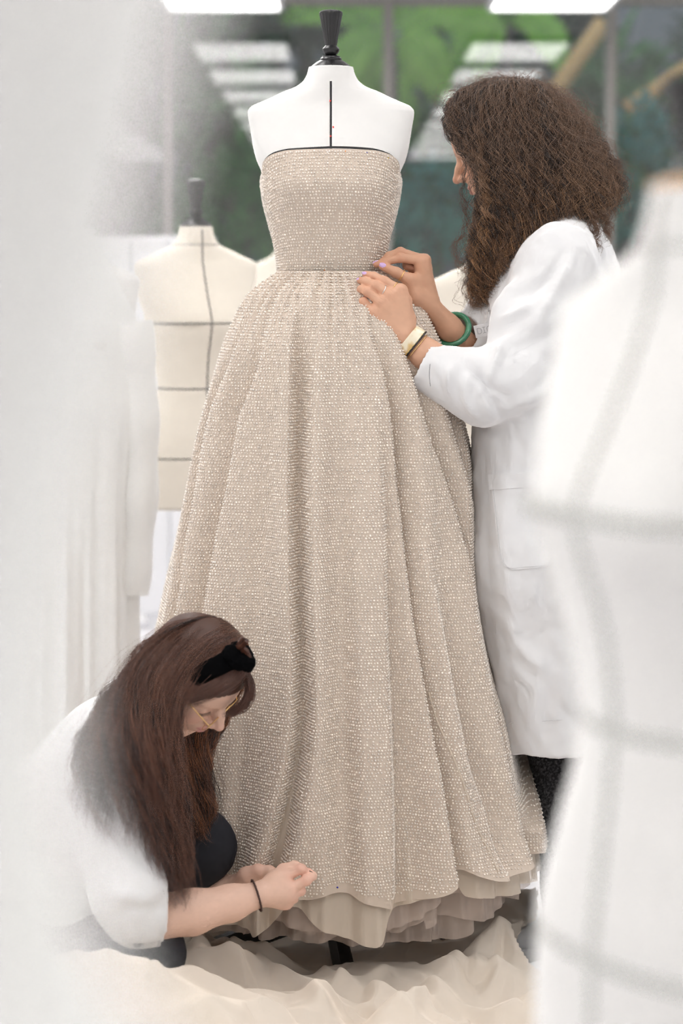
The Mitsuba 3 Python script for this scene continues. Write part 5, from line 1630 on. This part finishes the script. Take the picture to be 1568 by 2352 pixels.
# headband with a knot
a = np.linspace(-.45, math.pi + .45, 60)
hb = np.stack([.026 + .018 * np.sin(a), .0835 * np.cos(a), .020 + .1170 * np.sin(a)], 1)
wv = np.stack([0 * a + 1, 0 * a, 0 * a], 1)
prof = np.arange(14) * 2 * np.pi / 14
nb = np.stack([.25 * np.sin(a), np.cos(a), np.sin(a)], 1)
wid = .0175 + .004 * np.sin(a) ** 2
hv_ = np.array([[hb[i] + np.array([.9, 0, -.25]) * wid[i] * math.cos(q) + nb[i] * .0085 * math.sin(q) for q in prof] for i in range(60)])
hv_ = hv_ + (meshkit.fbm(hv_ * 70, 3, 3)[..., None] - .5) * .004
put(C + "__headband", (hl(hv_.reshape(-1, 3)), grid_faces(60, 14, True)), "velvet", True, label="black velvet headband with a top knot")
vkn = Vol(hl(.047, 0, .141) - .05, hl(.047, 0, .141) + .05, .002)
for o, r in (((.058, .010, .138), (.021, .020, .016)), ((.040, -.012, .142), (.020, .019, .016)), ((.056, -.008, .146), (.018, .022, .015)), ((.036, .012, .138), (.019, .019, .016))):
    vkn.ell(hl(*o), r, R2, .005)
kn = vkn.mesh(1)
kn.vertices = kn.vertices + kn.vertex_normals * ((meshkit.fbm(np.asarray(kn.vertices) * 110, 2, 2) - .5) * .006)[:, None]
put(C + "__headband__knot", kn, "velvet", True)

# hair
CG = [
    [(566, 1472, 3.75), (508, 1515, 3.69), (450, 1556, 3.665), (408, 1612, 3.65), (396, 1680, 3.645), (402, 1760, 3.64), (414, 1880, 3.63), (424, 2030, 3.61)],
    [(552, 1462, 3.77), (482, 1508, 3.690), (424, 1566, 3.665), (394, 1640, 3.650), (394, 1720, 3.640), (406, 1820, 3.63), (418, 1950, 3.62), (426, 2085, 3.60)],
    [(538, 1446, 3.78), (452, 1496, 3.690), (394, 1570, 3.655), (368, 1660, 3.635), (370, 1760, 3.620), (384, 1880, 3.60), (400, 2000, 3.59), (414, 2120, 3.575)],
    [(522, 1432, 3.78), (415, 1486, 3.695), (354, 1570, 3.655), (336, 1660, 3.625), (342, 1760, 3.600), (358, 1860, 3.58), (368, 1960, 3.565), (376, 2060, 3.55)],
    [(506, 1424, 3.78), (385, 1480, 3.710), (320, 1560, 3.665), (302, 1650, 3.63), (302, 1730, 3.59), (324, 1810, 3.565), (332, 1900, 3.55), (347, 1970, 3.54)],
    [(492, 1419, 3.79), (362, 1478, 3.735), (294, 1560, 3.69), (256, 1640, 3.645), (230, 1720, 3.59), (220, 1800, 3.56), (240, 1900, 3.54), (250, 1960, 3.54)],
    [(480, 1416, 3.79), (346, 1480, 3.77), (280, 1560, 3.74), (216, 1640, 3.69), (182, 1716, 3.63), (168, 1790, 3.60), (188, 1880, 3.57)],
]
CFAR = [
    [(560, 1470, 3.80), (560, 1540, 3.88), (520, 1640, 3.90), (478, 1720, 3.885), (476, 1790, 3.88), (484, 1850, 3.875), (476, 1910, 3.875), (488, 1950, 3.87)],
    [(540, 1450, 3.82), (520, 1540, 3.90), (480, 1640, 3.90), (450, 1720, 3.88), (456, 1800, 3.875), (446, 1880, 3.87), (452, 1940, 3.87)],
    [(500, 1425, 3.84), (440, 1520, 3.92), (420, 1640, 3.90), (415, 1740, 3.87), (424, 1840, 3.86), (430, 1930, 3.86)],
]
hv2 = Vol((-.62, 3.50, .42), (.0, 4.02, 1.26), .005)
hv2.ell(hl(-.020, 0, .030), np.array([.055, .064, .058]) * SC2, R2, .02)
for g, sg in [(g, 1) for g in CG[2:5]]:
    p = smooth_line(pl(g), 18) + np.array([0, .022 * sg, 0])
    p[:5] = p[:5] + (hl(-.02, 0, .03) - p[:5]) * .16
    r = np.interp(np.linspace(0, 1, 18), [0, .2, .6, .85, 1], [.006, .020, .022, .012, .004]) * (1 if sg > 0 else .55)
    m0, m_ = (1, 13) if sg > 0 else (9, 14)
    hv2.chain(p[m0:m_], r[m0:m_], .02)
for g in ([(.062, -.030, .085), (.052, -.058, .055), (.028, -.074, .015), (.000, -.080, -.015)], [(.070, -.010, .082), (.064, -.042, .066), (.042, -.066, .036), (.012, -.078, .0)]):
    hv2.chain([hl(*q) for q in g], [.009, .010, .010, .009], .012)
core2 = hv2.mesh(2)
core2.vertices = core2.vertices + core2.vertex_normals * (meshkit.fbm(np.asarray(core2.vertices) * [70, 70, 12], 3, 4)[:, None] * .014 - .009)
lv = np.asarray(HEAD.vertices)
scalp = np.where(lv[:, 0] > 0, lv[:, 2] > -.012 + lv[:, 0] * .88, lv[:, 2] > -.012 + lv[:, 0] * 1.15)
shell = trimesh.Trimesh(lv + HEAD.vertex_normals * .0045, HEAD.faces[scalp[HEAD.faces].all(1)], process=False)
shell.remove_unreferenced_vertices()
shell.vertices = hl(np.asarray(shell.vertices))
put(C + "__hair__crown", shell, "hair_auburn_crown", True)
core2 = cat(core2)
put(C + "__hair", core2, "hair_auburn_core", True, label="long wavy auburn hair falling over the shoulder")
HS2 = cat(core2, hm2, shell)


def hug(g, upto, lift=.004, mesh=HS2):
    """the first points of a guide laid on the head"""
    q, _ = drape(mesh, [(x, y) for x, y, Y in g], lift)
    return [(x, y, min(q[k, 1], Y) if k < upto and abs(q[k, 1] - Y) < .12 else Y) for k, (x, y, Y) in enumerate(g)]


rnd = np.random.RandomState(33)
CGh = [hug(g, 5) for g in CG]
K1 = strands_between(CGh, 7200, 34, rnd, .004, 18, (.0022, .0048), (.0004, .0110), .125, .00034, (.70, 1.0), .00030, .014, power=3.0, groups=3, weights=[.45, .35, .20])
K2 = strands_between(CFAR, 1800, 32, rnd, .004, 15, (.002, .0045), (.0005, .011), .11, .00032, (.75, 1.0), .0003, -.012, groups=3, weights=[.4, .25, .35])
K0 = strands_between(CGh[1:6], 1500, 30, rnd, .006, 10, (.002, .005), (.0002, .003), .15, .00034, (.25, .55), .0003, .006)
fly = strands_between(CGh, 420, 28, rnd, .012, 2, (.004, .020), (.001, .010), .20, .00016, (.6, 1.0), .0010, -.006)
FR = [[(566, 1535, 3.725), (577, 1565, 3.715), (578, 1595, 3.705), (566, 1622, 3.70), (540, 1640, 3.70), (520, 1644, 3.70)], [(556, 1535, 3.72), (566, 1565, 3.705), (566, 1597, 3.70), (552, 1622, 3.697), (530, 1640, 3.70), (508, 1644, 3.70)]]
FR = [hug(g, 3, .006) for g in FR]
fr1 = strands_between(FR, 420, 26, rnd, .002, 10, (.0015, .003), (.0003, .002), .08, .0003, (.85, 1), .0002, .016)
SD = [[(572, 1505, 3.70), (560, 1545, 3.68), (520, 1578, 3.67), (470, 1600, 3.665), (425, 1612, 3.66), (398, 1630, 3.66)],
      [(568, 1495, 3.70), (545, 1530, 3.68), (505, 1560, 3.665), (455, 1585, 3.66), (415, 1602, 3.66), (392, 1620, 3.66)],
      [(562, 1488, 3.71), (525, 1515, 3.68), (480, 1540, 3.665), (440, 1562, 3.66), (408, 1585, 3.66), (390, 1610, 3.66)]]
SD = [hug(g, 6, lf) for g, lf in zip(SD, (.003, .004, .004))]
sd1 = strands_between(SD, 2400, 26, rnd, .003, 10, (.002, .004), (.0003, .0015), .1, .00034, (.9, 1), .0002, .004)
wisps = [([(510, 1690, 3.80), (490, 1740, 3.80), (510, 1800, 3.80), (506, 1850, 3.79), (522, 1920, 3.79)], 4), ([(475, 1690, 3.84), (470, 1760, 3.84), (484, 1840, 3.84), (470, 1900, 3.84)], 8), ([(412, 1640, 3.68), (404, 1700, 3.675), (430, 1760, 3.67)], 6)]
ws, wq = [], []
for g, n_ in wisps:
    a_1, b_1 = strands_between([g, [(x + 5, y, Y) for x, y, Y in g]], n_, 26, rnd, .003, 2, (.001, .003), (.001, .004), .09, .00022, (.8, 1), .0004, .004)
    ws += a_1; wq += b_1
for g, mname in enumerate(("hair_auburn", "hair_auburn_dark", "hair_auburn_mid")):
    ss, qq = K1[g][0] + (K2[g][0] if g < 2 else []), K1[g][1] + (K2[g][1] if g < 2 else [])
    if g == 0:
        ss, qq = ss + fr1[0] + sd1[0] + ws + K0[0], qq + fr1[1] + sd1[1] + wq + K0[1]
    if g == 2:
        ss, qq = ss + fly[0], qq + fly[1]
    kk = C + "__hair__strands" + (f"_{g:03d}" if g else "")
    hair_entry(kk, ss, qq, mname)
    labels[kk] = {"kind": "stuff"}
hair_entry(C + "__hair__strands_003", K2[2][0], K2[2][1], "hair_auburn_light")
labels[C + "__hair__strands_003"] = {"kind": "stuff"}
for sgn in (1, -1):
    bs, bq, es, eq = [], [], [], []
    L_ = smooth_line(np.array([[.0885, sgn * .014, .022], [.087, sgn * .026, .026], [.080, sgn * .040, .025], [.073, sgn * .050, .019]]), 40)
    for k in range(110):
        o = L_[rnd.randint(0, 36)] + rnd.randn(3) * [.0006, .0008, .0014]
        bs.append(hl(np.array([o, o + [.0009, .0028 * sgn, .0010], o + [.0002, .0055 * sgn, .0016]])))
        bq.append(np.array([.0002, .00018, .00006]))
    for k in range(34):
        u_ = k / 33
        o = np.array([.0865 - .0065 * u_ ** 1.5, sgn * (.020 + .0255 * u_), -.0060 - .0015 * math.sin(u_ * 3.1)])
        es.append(hl(np.array([o, o + [.0035, .0012 * sgn * (u_ - .4), -.0022], o + [.0062, .0026 * sgn * (u_ - .4), -.0022]])))
        eq.append(np.array([.0002, .00017, .00005]))
    sx = "" if sgn > 0 else "_001"
    hair_entry(C + "__eyebrow" + sx, bs, bq, "brow")
    hair_entry(C + "__eyelashes" + sx, es, eq, "brow")
